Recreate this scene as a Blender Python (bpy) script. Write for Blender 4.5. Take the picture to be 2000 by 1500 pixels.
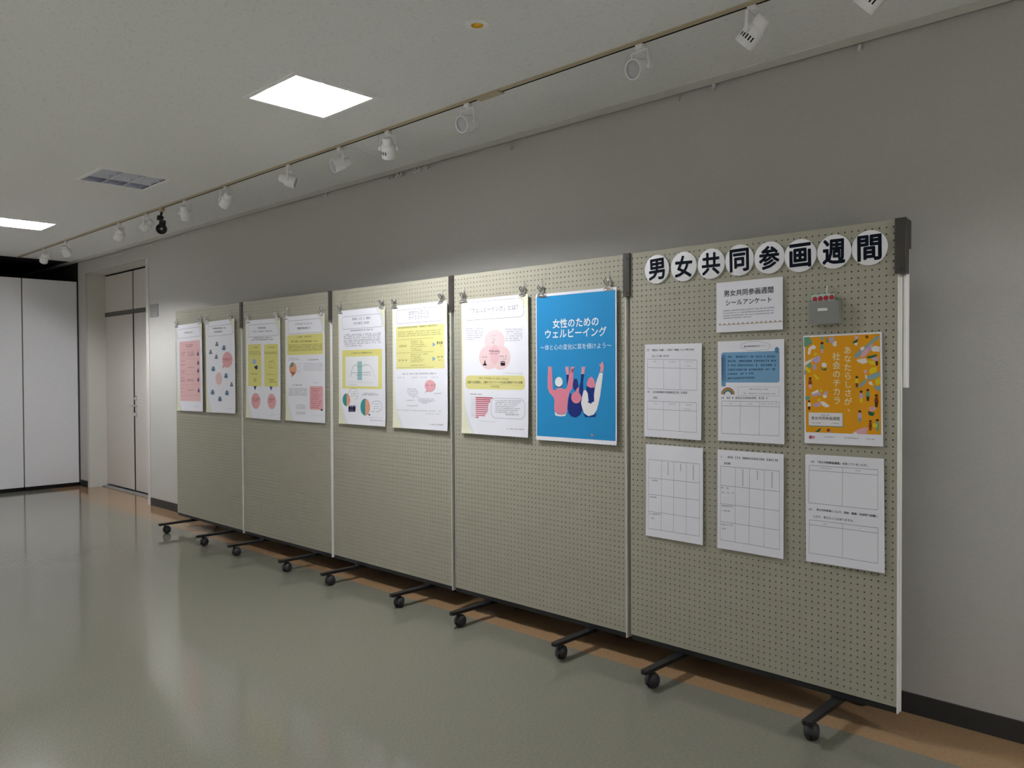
import bpy, bmesh, math, random
import numpy as np
from mathutils import Vector, Matrix

for _o in list(bpy.data.objects):
    bpy.data.objects.remove(_o, do_unlink=True)
SC = bpy.context.scene
COL = SC.collection
random.seed(7)

# ------------------------------------------------------------------ camera, world, exposure
cam_d = bpy.data.cameras.new('camera')
cam_d.sensor_width = 36.0
cam_d.lens = 1557.2 * 36.0 / 2000.0
cam_d.clip_start = 0.05
cam = bpy.data.objects.new('camera', cam_d)
COL.objects.link(cam)
_yaw, _pitch, _roll = 0.7620, -0.0161, -0.0047
_f = Vector((-math.sin(_yaw) * math.cos(_pitch), math.cos(_yaw) * math.cos(_pitch), math.sin(_pitch)))
_r = Vector((math.cos(_yaw), math.sin(_yaw), 0))
_u = _r.cross(_f)
_R = _r * math.cos(_roll) + _u * math.sin(_roll)
_U = _u * math.cos(_roll) - _r * math.sin(_roll)
cam.matrix_world = Matrix(((_R.x, _U.x, -_f.x, .9551), (_R.y, _U.y, -_f.y, -3.0523),
                           (_R.z, _U.z, -_f.z, 1.3518), (0, 0, 0, 1)))
SC.camera = cam

world = bpy.data.worlds.new('world')
world.use_nodes = True
world.node_tree.nodes['Background'].inputs[0].default_value = (0.55, 0.6, 0.7, 1)
world.node_tree.nodes['Background'].inputs[1].default_value = 0.35
SC.world = world
# low sun added behind the assumed windows; its floor patch lights the ceiling
fill_sun_d = bpy.data.lights.new('fill_sun', 'SUN')
fill_sun_d.energy = 46.0
fill_sun_d.angle = math.radians(0.6)
fill_sun_d.color = (1.0, .985, .96)
fill_sun = bpy.data.objects.new('fill_sun', fill_sun_d)
COL.objects.link(fill_sun)
fill_sun.rotation_euler = Vector((-.45, .62, -.64)).to_track_quat('-Z', 'Y').to_euler()
SC.view_settings.view_transform = 'Standard'
SC.view_settings.look = 'None'
SC.view_settings.gamma = 1.0
SC.view_settings.use_curve_mapping = False
SC.view_settings.exposure = 0.0
SC.cycles.use_denoising = True
SC.cycles.max_bounces = 12
SC.cycles.diffuse_bounces = 6
SC.cycles.sample_clamp_indirect = 10.0

LAMP = 470.0         # radiance of the lit lamp tubes
# ------------------------------------------------------------------ materials
def s2l(c):
    return c / 12.92 if c <= 0.04045 else ((c + 0.055) / 1.055) ** 2.4
def hexc(h, k=1.0):
    h = h.lstrip('#')
    return tuple(s2l(int(h[i:i + 2], 16) / 255.0) * k for i in (0, 2, 4)) + (1.0,)

def new_mat(name, col, rough=0.6, metal=0.0, spec=0.5, emit=None, strength=0.0):
    m = bpy.data.materials.new(name)
    m.use_nodes = True
    b = m.node_tree.nodes['Principled BSDF']
    b.inputs['Base Color'].default_value = col if len(col) == 4 else tuple(col) + (1,)
    b.inputs['Roughness'].default_value = rough
    b.inputs['Metallic'].default_value = metal
    b.inputs['Specular IOR Level'].default_value = spec
    if emit:
        b.inputs['Emission Color'].default_value = emit + (1,)
        b.inputs['Emission Strength'].default_value = strength
    return m

def noisy(m, scale=40, amount=0.12, bump=0.0, bscale=None, detail=4, bdist=0.002):
    """procedural colour variation and bump on an existing principled material"""
    nt = m.node_tree
    b = nt.nodes['Principled BSDF']
    tc = nt.nodes.new('ShaderNodeTexCoord')
    n = nt.nodes.new('ShaderNodeTexNoise')
    n.inputs['Scale'].default_value = scale
    n.inputs['Detail'].default_value = detail
    nt.links.new(tc.outputs['Object'], n.inputs['Vector'])
    col = tuple(b.inputs['Base Color'].default_value)
    mix = nt.nodes.new('ShaderNodeMix')
    mix.data_type = 'RGBA'
    mix.inputs[6].default_value = tuple(c * (1 - amount) for c in col[:3]) + (1,)
    mix.inputs[7].default_value = tuple(min(1, c * (1 + amount)) for c in col[:3]) + (1,)
    nt.links.new(n.outputs['Fac'], mix.inputs[0])
    nt.links.new(mix.outputs[2], b.inputs['Base Color'])
    if bump:
        n2 = nt.nodes.new('ShaderNodeTexNoise')
        n2.inputs['Scale'].default_value = bscale or scale
        n2.inputs['Detail'].default_value = 3
        nt.links.new(tc.outputs['Object'], n2.inputs['Vector'])
        bp = nt.nodes.new('ShaderNodeBump')
        bp.inputs['Strength'].default_value = bump
        bp.inputs['Distance'].default_value = bdist
        nt.links.new(n2.outputs['Fac'], bp.inputs['Height'])
        nt.links.new(bp.outputs['Normal'], b.inputs['Normal'])
    return m

M = {}
M['wall'] = noisy(new_mat('wallpaper', (.50, .487, .467), .85, spec=.2), 90, .06, .35, 160)
M['reveal'] = noisy(new_mat('door_surround_paint', (.60, .59, .56), .6, spec=.3), 60, .03)
M['door'] = noisy(new_mat('door_paint', (.60, .56, .52), .5, spec=.4), 50, .03)
M['unlit_dark'] = noisy(new_mat('next_room_unlit_dark', (.035, .035, .04), .9, spec=.1), 30, .1)  # the next room's lack of light put into a near-black colour
M['dark_gap'] = new_mat('dark_gap', (.012, .012, .012), .9, spec=.1)
M['gap_grey'] = noisy(new_mat('seal_and_gap_shade', (.10, .09, .085), .7), 40, .1)
M['baseboard'] = noisy(new_mat('black_vinyl_baseboard', (.022, .022, .023), .45), 30, .15)
M['rail_grey'] = noisy(new_mat('ceiling_rail_paint', (.70, .69, .67), .6), 40, .05)
M['partition'] = noisy(new_mat('partition_laminate', (.74, .74, .78), .5, spec=.4), 25, .03)
M['alu'] = new_mat('brushed_aluminium', (.55, .56, .58), .35, 1.0)
M['beige_strip'] = noisy(new_mat('beige_track_trim', (.52, .44, .30), .5), 30, .08)
M['white_paint'] = noisy(new_mat('white_enamel', (.90, .90, .92), .35), 40, .03)
M['lens'] = noisy(new_mat('frosted_lens', (.47, .47, .51), .3), 300, .18)
M['black_enamel'] = noisy(new_mat('black_enamel', (.012, .012, .013), .3), 40, .1)
M['chrome'] = new_mat('chrome', (.88, .88, .90), .12, 1.0)
M['gold'] = new_mat('gold_reflector', (.85, .60, .10), .3, .55)
M['board'] = noisy(new_mat('pegboard_beige', (.360, .346, .278), .62, spec=.35), 12, .04, .08, 220)
M['hole_back'] = noisy(new_mat('pegboard_core', (.075, .068, .052), .9), 30, .2)
M['post'] = noisy(new_mat('panel_edge_white', (.90, .89, .87), .4), 20, .03)
M['bracket'] = noisy(new_mat('brown_plastic_bracket', (.040, .034, .030), .42), 30, .15)
M['black_rail'] = noisy(new_mat('black_steel', (.008, .008, .010), .42), 30, .15)
M['rubber'] = noisy(new_mat('black_rubber', (.018, .018, .021), .5), 60, .15)
M['paper'] = noisy(new_mat('white_paper', (.79, .79, .86), .75, spec=.2), 9, .015)
M['plate'] = noisy(new_mat('grey_plate', (.27, .27, .275), .5), 40, .05)
M['pouch'] = noisy(new_mat('grey_plastic', (.235, .24, .23), .3), 15, .06)
M['plastic_white'] = noisy(new_mat('white_plastic', (.74, .74, .76), .35), 30, .03)
M['reflector'] = new_mat('fixture_reflector_white', (.35, .35, .36), .5)
M['blade'] = new_mat('louver_blade', (.30, .30, .31), .5)
M['fix_metal'] = new_mat('fixture_mirror_metal', (.80, .82, .90), .2, .95)
M['blade_off'] = new_mat('louver_cross_blade', (.80, .82, .90), .3, .4)
M['tube_off'] = new_mat('lamp_tube_off', (.78, .80, .84), .3)
M['lamp'] = new_mat('lamp_diffuser_lit', (.8, .8, .8), .5, emit=(.975, .985, 1.0), strength=LAMP)
M['seal_red'] = new_mat('red_sticker', hexc('#b5152c', .8), .5)
M['sticker_sheet'] = noisy(new_mat('pale_green_sheet', (.42, .55, .52), .5), 20, .05)

def ceiling_material():
    m = new_mat('rock_wool_ceiling', (.61, .605, .59), .9, spec=.1)
    nt = m.node_tree; b = nt.nodes['Principled BSDF']
    tc = nt.nodes.new('ShaderNodeTexCoord')
    mp = nt.nodes.new('ShaderNodeMapping'); mp.inputs['Scale'].default_value = (1, 1.9, 1)
    n = nt.nodes.new('ShaderNodeTexNoise'); n.inputs['Scale'].default_value = 48; n.inputs['Detail'].default_value = 5
    n.inputs['Roughness'].default_value = .62
    r = nt.nodes.new('ShaderNodeValToRGB')
    r.color_ramp.elements[0].position = .30; r.color_ramp.elements[0].color = (.71, .715, .725, 1)
    r.color_ramp.elements[1].position = .44; r.color_ramp.elements[1].color = (.845, .85, .865, 1)
    nt.links.new(tc.outputs['Object'], mp.inputs[0]); nt.links.new(mp.outputs[0], n.inputs['Vector'])
    nt.links.new(n.outputs['Fac'], r.inputs[0]); nt.links.new(r.outputs[0], b.inputs['Base Color'])
    bp = nt.nodes.new('ShaderNodeBump'); bp.inputs['Strength'].default_value = .35; bp.inputs['Distance'].default_value = .003
    nt.links.new(r.outputs[0], bp.inputs['Height']); nt.links.new(bp.outputs[0], b.inputs['Normal'])
    return m
M['ceiling'] = ceiling_material()

FLOOR_EDGE = -0.058      # the beige border starts here and runs along the back wall
def floor_material():
    m = new_mat('polished_vinyl_floor', (.3, .3, .27), .2, spec=.55)
    nt = m.node_tree; b = nt.nodes['Principled BSDF']
    tc = nt.nodes.new('ShaderNodeTexCoord')
    def noise(scale, detail, lo, hi, p0, p1, coord):
        n = nt.nodes.new('ShaderNodeTexNoise'); n.inputs['Scale'].default_value = scale; n.inputs['Detail'].default_value = detail
        r = nt.nodes.new('ShaderNodeValToRGB')
        r.color_ramp.elements[0].position = p0; r.color_ramp.elements[0].color = lo + (1,)
        r.color_ramp.elements[1].position = p1; r.color_ramp.elements[1].color = hi + (1,)
        nt.links.new(coord, n.inputs['Vector']); nt.links.new(n.outputs['Fac'], r.inputs[0])
        return r.outputs[0]
    mp = nt.nodes.new('ShaderNodeMapping'); mp.inputs['Scale'].default_value = (1, 2.2, 1)
    nt.links.new(tc.outputs['Object'], mp.inputs[0])
    g = noise(70, 8, (.178, .173, .138), (.208, .203, .165), .36, .64, mp.outputs[0])
    t = noise(60, 8, (.300, .185, .098), (.345, .216, .118), .36, .64, mp.outputs[0])
    sx = nt.nodes.new('ShaderNodeSeparateXYZ'); nt.links.new(tc.outputs['Object'], sx.inputs[0])
    gt = nt.nodes.new('ShaderNodeMath'); gt.operation = 'GREATER_THAN'; gt.inputs[1].default_value = FLOOR_EDGE
    nt.links.new(sx.outputs['Y'], gt.inputs[0])
    mx = nt.nodes.new('ShaderNodeMix'); mx.data_type = 'RGBA'
    nt.links.new(gt.outputs[0], mx.inputs[0]); nt.links.new(g, mx.inputs[6]); nt.links.new(t, mx.inputs[7])
    nt.links.new(mx.outputs[2], b.inputs['Base Color'])
    n = nt.nodes.new('ShaderNodeTexNoise'); n.inputs['Scale'].default_value = 3.0; n.inputs['Detail'].default_value = 5
    nt.links.new(tc.outputs['Object'], n.inputs['Vector'])
    mr = nt.nodes.new('ShaderNodeMapRange'); mr.inputs['To Min'].default_value = .08; mr.inputs['To Max'].default_value = .115
    nt.links.new(n.outputs['Fac'], mr.inputs['Value']); nt.links.new(mr.outputs[0], b.inputs['Roughness'])
    return m
M['floor'] = floor_material()

INK = {}
def ink(h):
    if h not in INK:
        INK[h] = new_mat('ink_' + h.lstrip('#'), hexc(h, .84), .7, spec=.2)
    return INK[h]

# ------------------------------------------------------------------ mesh helpers
class MB:
    """collects polygons with material slots and links them as one mesh object"""
    def __init__(s):
        s.v = []; s.f = []; s.mi = []; s.mats = []; s.sm = []
    def slot(s, m):
        if m not in s.mats: s.mats.append(m)
        return s.mats.index(m)
    def add(s, vs, fs, m, smooth=False):
        o = len(s.v); s.v += [tuple(p) for p in vs]; k = s.slot(m)
        for f in fs:
            s.f.append([i + o for i in f]); s.mi.append(k); s.sm.append(smooth)
        return s
    def box(s, a, b, m, bevel=0):
        x0, y0, z0 = a; x1, y1, z1 = b
        if bevel:
            bm = bmesh.new()
            bmesh.ops.create_cube(bm, size=1)
            for v in bm.verts:
                v.co = Vector(((x0 + x1) / 2 + v.co.x * (x1 - x0), (y0 + y1) / 2 + v.co.y * (y1 - y0), (z0 + z1) / 2 + v.co.z * (z1 - z0)))
            bmesh.ops.bevel(bm, geom=bm.edges[:], offset=bevel, segments=2, affect='EDGES', profile=.6)
            bm.verts.index_update()
            s.add([v.co for v in bm.verts], [[v.index for v in f.verts] for f in bm.faces], m)
            bm.free(); return s
        vs = [(x0, y0, z0), (x1, y0, z0), (x1, y1, z0), (x0, y1, z0), (x0, y0, z1), (x1, y0, z1), (x1, y1, z1), (x0, y1, z1)]
        return s.add(vs, [(0, 3, 2, 1), (4, 5, 6, 7), (0, 1, 5, 4), (1, 2, 6, 5), (2, 3, 7, 6), (3, 0, 4, 7)], m)
    def lathe(s, prof, m, mat=None, seg=24, cap0=True, cap1=True):
        """prof: (radius, height) along local z, placed by a 4x4 matrix"""
        mat = mat or Matrix.Identity(4); vs = []; fs = []
        for r, h in prof:
            for i in range(seg):
                a = 2 * math.pi * i / seg
                vs.append(mat @ Vector((r * math.cos(a), r * math.sin(a), h)))
        for j in range(len(prof) - 1):
            for i in range(seg):
                k = (i + 1) % seg
                fs.append((j * seg + i, j * seg + k, (j + 1) * seg + k, (j + 1) * seg + i))
        if cap0: fs.append(tuple(reversed(range(seg))))
        if cap1: fs.append(tuple(range((len(prof) - 1) * seg, len(prof) * seg)))
        return s.add(vs, fs, m, True)
    def cyl(s, a, b, r, m, seg=16, r2=None):
        a, b = Vector(a), Vector(b); d = b - a
        q = d.to_track_quat('Z', 'Y').to_matrix().to_4x4()
        return s.lathe([(r, 0), (r if r2 is None else r2, d.length)], m, Matrix.Translation(a) @ q, seg)
    def tube(s, pts, r, m, seg=8):
        pts = [Vector(p) for p in pts]; vs = []; fs = []; n = len(pts)
        for i, p in enumerate(pts):
            t = (pts[min(i + 1, n - 1)] - pts[max(i - 1, 0)]).normalized()
            q = t.to_track_quat('Z', 'Y')
            for k in range(seg):
                a = 2 * math.pi * k / seg
                vs.append(p + q @ Vector((r * math.cos(a), r * math.sin(a), 0)))
        for i in range(n - 1):
            for k in range(seg):
                l = (k + 1) % seg
                fs.append((i * seg + k, i * seg + l, (i + 1) * seg + l, (i + 1) * seg + k))
        fs.append(tuple(reversed(range(seg)))); fs.append(tuple(range((n - 1) * seg, n * seg)))
        return s.add(vs, fs, m, True)
    def prism(s, outline, axis, a, b, m):
        """extrude a 2D outline along an axis between a and b"""
        def P(u, w, t):
            return {'x': (t, u, w), 'y': (u, t, w), 'z': (u, w, t)}[axis]
        n = len(outline)
        vs = [P(u, w, a) for u, w in outline] + [P(u, w, b) for u, w in outline]
        fs = [tuple(range(n - 1, -1, -1)), tuple(range(n, 2 * n))]
        fs += [(i, (i + 1) % n, n + (i + 1) % n, n + i) for i in range(n)]
        return s.add(vs, fs, m)
    def mesh(s, name):
        me = bpy.data.meshes.new(name)
        me.from_pydata(s.v, [], s.f)
        for m in s.mats: me.materials.append(m)
        me.polygons.foreach_set('material_index', s.mi)
        me.polygons.foreach_set('use_smooth', s.sm)
        me.update()
        bm = bmesh.new(); bm.from_mesh(me); bmesh.ops.recalc_face_normals(bm, faces=bm.faces[:]); bm.to_mesh(me); bm.free()
        return me
    def obj(s, name, parent=None, loc=None):
        o = bpy.data.objects.new(name, s.mesh(name)); COL.objects.link(o)
        if parent: o.parent = parent
        if loc: o.location = loc
        if any(s.sm):
            try:
                o.data.set_sharp_from_angle(angle=math.radians(40))
            except Exception: pass
        return o

def tag(o, label, cat, group=None):
    o['label'] = label; o['category'] = cat
    if group: o['group'] = group
    return o
def thing(name, label, cat, loc=(0, 0, 0), rz=0, group=None):
    o = bpy.data.objects.new(name, None); COL.objects.link(o)
    o.location = loc; o.rotation_euler = (0, 0, rz); o.empty_display_size = .1
    return tag(o, label, cat, group)
def struct(o):
    o['kind'] = 'structure'; return o
def kids(o): return [c for c in o.children]
def dup(root, label, loc=None, rot=None):
    r = root.copy(); COL.objects.link(r); r['label'] = label
    if loc is not None: r.location = loc
    if rot is not None: r.rotation_euler = rot
    for ch in kids(root):
        c = ch.copy(); COL.objects.link(c); c.parent = r
        for g in kids(ch):
            d = g.copy(); COL.objects.link(d); d.parent = c
    return r

# ------------------------------------------------------------------ dimensions of the place (metres)
DW = .284            # face of the back wall
ZC = 2.674           # ceiling
XP = -9.40           # sliding partition
XE, YF, XL = 4.6, -8.0, -11.08
PITCH = 1.2066
JY = [-.0132, -.0152, -.0039, .0024, .0127, 0.0]     # the row of panels is slightly out of line
ZB, ZT = .1196, 1.8943
LX0 = -2.615; LXW = .424; LY0 = -1.135; LYW = .42; LSTEP = 2.325
TUBE_H = .052       # lamp tubes above the ceiling plane
LIGHTS = []          # x0, y0, lit
for r_, (yy, pat) in enumerate([(LY0, {0: 1, 1: 0, 2: 1, 3: 0, 4: 1}), (LY0 - 2.33, {0: 0, 1: 0, 2: 0, 3: 0, 4: 0}), (LY0 - 4.66, {0: 1, 1: 1, 2: 1, 3: 1, 4: 1})]):  # last row is out of view, lit as added fill
    for k, lit in pat.items():
        LIGHTS.append((LX0 + (k - 2) * LSTEP, yy, lit, r_, k))
DOWN = (-1.25, -.924)

# ------------------------------------------------------------------ the setting
b = MB(); b.add([(XL - .1, YF, 0), (XE, YF, 0), (XE, .62, 0), (XL - .1, .62, 0)], [(0, 1, 2, 3)], M['floor'])
struct(b.obj('floor'))

def grid_with_holes(x0, x1, y0, y1, holes, z, m, flip=False):
    xs = sorted({x0, x1} | {v for h in holes for v in (h[0], h[1])})
    ys = sorted({y0, y1} | {v for h in holes for v in (h[2], h[3])})
    bb = MB()
    for i in range(len(xs) - 1):
        for j in range(len(ys) - 1):
            cx, cy = (xs[i] + xs[i + 1]) / 2, (ys[j] + ys[j + 1]) / 2
            if any(h[0] < cx < h[1] and h[2] < cy < h[3] for h in holes): continue
            bb.add([(xs[i], ys[j], z), (xs[i + 1], ys[j], z), (xs[i + 1], ys[j + 1], z), (xs[i], ys[j + 1], z)], [(0, 1, 2, 3)], m)
    return bb
holes = [(x, x + LXW, y, y + LYW) for x, y, *_ in LIGHTS] + [(DOWN[0] - .03, DOWN[0] + .03, DOWN[1] - .03, DOWN[1] + .03)]
cl = grid_with_holes(XP + .02, XE, YF, .252, holes, ZC, M['ceiling'])
struct(cl.obj('ceiling'))
b = MB(); b.box((XL, YF, ZC), (XP + .02, .252, ZC + .02), M['unlit_dark'])
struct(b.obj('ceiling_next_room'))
# grey edging of the ceiling and the dark picture-rail slot next to the wall
b = MB(); b.box((XL, .186, ZC - .004), (XE, .268, ZC - .0005), M['rail_grey'])
struct(b.obj('trim_1'))
b = MB(); b.box((XL, .250, ZC + .03), (XE, DW + .02, ZC + .05), M['dark_gap']); b.box((XL, .2685, ZC - .004), (XE, .2715, ZC + .03), M['dark_gap'])
struct(b.obj('trim_2'))

DX0, DX1, DZ = -9.155, -7.40, 2.52                  # door recess in the back wall
b = MB()
T = .02
b.box((DX1, DW, 0), (XE, DW + T, ZC + .04), M['wall'])
b.box((DX0, DW, DZ), (DX1, DW + T, ZC + .04), M['wall'])
b.box((XP, DW, 0), (DX0, DW + T, ZC + .04), M['wall'])
b.box((XL, DW, 0), (XP, DW + T, ZC + .04), M['unlit_dark'])
struct(b.obj('wall_back'))
b = MB(); b.box((DX0 - .06, DW + T, 0), (DX0, .56, DZ + .06), M['reveal']); b.box((DX1, DW + T, 0), (DX1 + .06, .56, DZ + .06), M['reveal']); b.box((DX0, DW + T, DZ), (DX1, .56, DZ + .06), M['reveal'])
struct(b.obj('trim_3'))
b = MB(); b.box((DX1 - .004, DW - .006, 0), (DX1 + .064, DW + .03, DZ + .0), M['reveal'])
struct(b.obj('trim_4'))
b = MB(); b.box((XL - .1, YF, 0), (XL, .3, ZC + .02), M['unlit_dark']); struct(b.obj('wall_left'))
# assumed windows added to the two unseen walls to let in fill light
WINR = [(-7.2, -5.3), (-4.9, -3.0)]
WINF = [(-8.6, -6.4), (-5.6, -3.4), (-2.6, -.4), (.4, 2.6)]
WZ0, WZ1 = .90, 2.35
def wall_with_added_windows(name, a0, a1, wins, fn):
    q = MB(); cuts = sorted({a0, a1} | {v for w_ in wins for v in w_})
    for p, n_ in zip(cuts, cuts[1:]):
        if any(w_[0] - 1e-6 <= p and n_ <= w_[1] + 1e-6 for w_ in wins):
            q.box(*fn(p, n_, 0, WZ0, 0, .1), M['wall']); q.box(*fn(p, n_, WZ1, ZC + .02, 0, .1), M['wall'])
        else: q.box(*fn(p, n_, 0, ZC + .02, 0, .1), M['wall'])
    struct(q.obj(name))
def window(n, w_, fn):
    o = bpy.data.objects.new('window_%d' % n, None); COL.objects.link(o); struct(o)
    q = MB(); a, c = w_; m = (a + c) / 2
    for s_ in ((a, a + .05, WZ0, WZ1), (c - .05, c, WZ0, WZ1), (m - .03, m + .03, WZ0 + .05, WZ1 - .05), (a + .05, c - .05, WZ0, WZ0 + .05), (a + .05, c - .05, WZ1 - .05, WZ1)):
        q.box(*fn(s_[0], s_[1], s_[2], s_[3], .03, .08), M['alu'])
    q.obj('window_frame', o)
    ld = bpy.data.lights.new('fill_portal', 'AREA'); ld.shape = 'RECTANGLE'; ld.size = c - a; ld.size_y = WZ1 - WZ0; ld.cycles.is_portal = True
    l = bpy.data.objects.new('fill_portal', ld); COL.objects.link(l); l.parent = o
    lo, hi = fn(a, c, WZ0, WZ1, .09, .09)
    l.location = [(u + v) / 2 for u, v in zip(lo, hi)]
    inward = Vector((-1, 0, 0)) if abs(hi[0] - lo[0]) < 1e-6 else Vector((0, 1, 0))
    l.rotation_euler = inward.to_track_quat('-Z', 'Y').to_euler()
fr = lambda a, c, z0, z1, d0, d1: ((XE + d0, a, z0), (XE + d1, c, z1))
ff = lambda a, c, z0, z1, d0, d1: ((a, YF - d1, z0), (c, YF - d0, z1))
wall_with_added_windows('wall_right', YF - .1, .3, WINR, fr)
wall_with_added_windows('wall_front', XL - .1, XE, WINF, ff)
for n_, w_ in enumerate(WINR): window(1 + n_, w_, fr)
for n_, w_ in enumerate(WINF): window(1 + len(WINR) + n_, w_, ff)
b = MB(); b.box((XL - .1, YF - .1, ZC + .25), (XE + .1, .62, ZC + .3), M['unlit_dark']); b.box((XL - .1, .6, 0), (XE + .1, .64, ZC + .25), M['unlit_dark']); struct(b.obj('light_leak_slab'))  # added slab, out of view, keeps sky light from leaking in
b = MB(); b.box((DX1 + .066, DW - .009, 0), (XE, DW + .001, .079), M['baseboard']); b.box((XP + .03, DW - .009, 0), (DX0 - .002, DW + .001, .079), M['baseboard'])
struct(b.obj('baseboard_back'))

# double door with fixed panels above it
YD = .50; GX = -8.315
door = bpy.data.objects.new('door_1', None); COL.objects.link(door); door.location = (GX, YD, 0); struct(door)
def at(bm_, o=(GX, YD, 0)):
    bm_.v = [(x - o[0], y - o[1], z - o[2]) for x, y, z in bm_.v]; return bm_
b = MB(); b.box((DX0 - .03, YD, .03), (GX - .022, YD + .04, 2.02), M['door'], .003); at(b).obj('door_leaf', door)
b = MB(); b.box((GX + .022, YD, .03), (DX1 - .005, YD + .04, 2.02), M['door'], .003); leaf = at(b).obj('door_leaf', door)
b = MB(); b.box((DX0 - .03, YD, 2.07), (GX - .022, YD + .04, 2.5), M['door'], .003); at(b).obj('transom_panel', door)
b = MB(); b.box((GX + .022, YD, 2.07), (DX1 - .005, YD + .04, 2.5), M['door'], .003); at(b).obj('transom_panel', door)
b = MB(); b.box((DX0 - .03, YD - .004, 2.022), (DX1, YD + .03, 2.068), M['gap_grey']); at(b).obj('transom_bar', door)
b = MB(); b.box((GX - .0215, YD + .010, .03), (GX + .0215, YD + .05, 2.021), M['gap_grey']); b.box((GX - .0215, YD + .010, 2.069), (GX + .0215, YD + .05, 2.5), M['gap_grey']); b.box((GX - .012, YD + .002, .03), (GX + .004, YD + .012, 2.02), M['dark_gap'])
at(b).obj('meeting_stile', door)
b = MB(); b.box((DX0 - .03, YD + .012, 2.503), (DX1, YD + .05, 2.518), M['dark_gap']); at(b).obj('head_gap', door)
b = MB(); b.box((DX0, YD - .055, .0005), (DX1, YD + .05, .010), M['plate']); at(b).obj('threshold', door)
# lever handle with a lock rose above and a keyhole rose below
b = MB()
hx, hy = GX + .075, YD
b.box((hx - .02, hy - .008, .86), (hx + .02, hy - .0005, 1.10), M['chrome'], .003)
b.cyl((hx, hy - .006, .985), (hx, hy - .055, .985), .011, M['chrome'])
b.tube([(hx, hy - .05, .985), (hx - .04, hy - .056, .986), (hx - .115, hy - .052, .984)], .010, M['chrome'])
b.cyl((hx, hy - .006, 1.065), (hx, hy - .022, 1.065), .017, M['chrome'])
b.cyl((hx, hy - .006, .89), (hx, hy - .026, .89), .019, M['chrome'])
hd = at(b).obj('door_handle', leaf)

# ------------------------------------------------------------------ sliding partition panels
def partition(y1, y0, label):
    o = thing('partition_panel', label, 'partition', (XP, (y0 + y1) / 2, 0), 0, 'white sliding partition panels')
    h = (y1 - y0) / 2 - .006
    q = MB(); q.box((-.03, -h, .045), (.0, h, 2.443), M['partition'], .004); q.obj('panel', o)
    q = MB(); q.box((-.027, -h + .004, .002), (-.008, h - .004, .044), M['dark_gap']); q.obj('bottom_seal', o)
    q = MB(); q.box((-.034, h + .0005, .046), (-.004, h + .0115, 2.44), M['gap_grey']); q.obj('edge_seal', o)
    return o
partition(.272, -.312, 'white sliding partition panel nearest the grey double door')
partition(-.312, -1.512, 'white sliding partition panel cut off by the left edge of the photo')
for _i in range(5):
    _y = -1.512 - 1.2 * _i
    q = partition(_y, _y - 1.2, 'white sliding partition panel, number %s beyond the left edge of the photo' % ['one', 'two', 'three', 'four', 'five'][_i])

# ------------------------------------------------------------------ ceiling lights
def ceiling_light(x0, y0, lit, label):
    o = thing('ceiling_light', label, 'ceiling light', (x0 + LXW / 2, y0 + LYW / 2, ZC), 0, 'square recessed ceiling lights')
    hx, hy, d = LXW / 2, LYW / 2, .16
    q = MB()
    for a, c in (((-hx - .02, -hy - .02, -.005), (hx + .02, -hy + .004, .0)), ((-hx - .02, hy - .004, -.005), (hx + .02, hy + .02, .0)),
                 ((-hx - .02, -hy + .0045, -.005), (-hx + .004, hy - .0045, .0)), ((hx - .004, -hy + .0045, -.005), (hx + .02, hy - .0045, .0))):
        q.box(a, c, M['white_paint'])
    q.obj('frame', o)
    m = M['reflector'] if lit else M['fix_metal']
    hb = TUBE_H + .035
    q = MB()
    q.box((-hx - .006, -hy - .005, .001), (-hx - .001, hy + .005, .12), m); q.box((hx + .001, -hy - .005, .001), (hx + .006, hy + .005, .12), m)
    w = LYW / 3
    if lit:
        q.box((-hx - .001, -hy - .006, .001), (hx + .001, -hy - .001, hb), m); q.box((-hx - .001, hy + .001, .001), (hx + .001, hy + .006, hb), m)
        q.box((-hx - .006, -hy - .006, hb), (hx + .006, hy + .006, hb + .004), m)
    else:      # three mirrored troughs
        for k in range(3):
            c = -hy + w * (k + .5); pts = []
            for t in range(9):
                a = math.pi * t / 8
                pts.append((c - w / 2 * math.cos(a), .008 + .10 * math.sin(a) ** .7))
            for p, n_ in zip(pts, pts[1:]):
                q.add([(-hx, p[0], p[1]), (hx, p[0], p[1]), (hx, n_[0], n_[1]), (-hx, n_[0], n_[1])], [(0, 1, 2, 3)], m, True)
    q.obj('reflector', o)
    for k in (1, 2):
        q = MB(); yb = -hy + LYW * k / 3
        if lit: q.prism([(yb - .0012, .003), (yb + .0012, .003), (yb + .001, hb - .001), (yb - .001, hb - .001)], 'x', -hx, hx, M['blade'])
        else: q.prism([(yb - .006, .000), (yb + .006, .000), (yb + .001, .03), (yb - .001, .03)], 'x', -hx, hx, M['fix_metal'])
        q.obj('louver_blade', o)
    if not lit:             # short cross blades between the mirrored troughs
        for k in (1, 2):
            q = MB(); xb = -hx + LXW * k / 3
            q.prism([(xb - .012, .044), (xb - .003, .001), (xb + .003, .001), (xb + .012, .044)], 'y', -hy, hy, M['blade_off'])
            q.obj('cross_blade', o)
    for k in range(3):
        q = MB(); yb = -hy + LYW * (k + .5) / 3
        q.tube([(-hx + .01, yb, TUBE_H), (hx - .01, yb, TUBE_H)], .012, M['lamp'] if lit else M['tube_off'], 12); q.obj('lamp_tube', o)
    return o
LNAME = {(0, 2): 'lit square ceiling light glowing white above the middle panels', (0, 1): 'unlit square ceiling light with three mirrored troughs',
         (0, 0): 'lit square ceiling light at the left edge of the photo'}
_rows = ['row along the panels', 'middle row', 'added fill row by the assumed windows']
_cols = ['partition end', 'second from the partition', 'in its middle', 'second from the right wall', 'right wall end']
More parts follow.
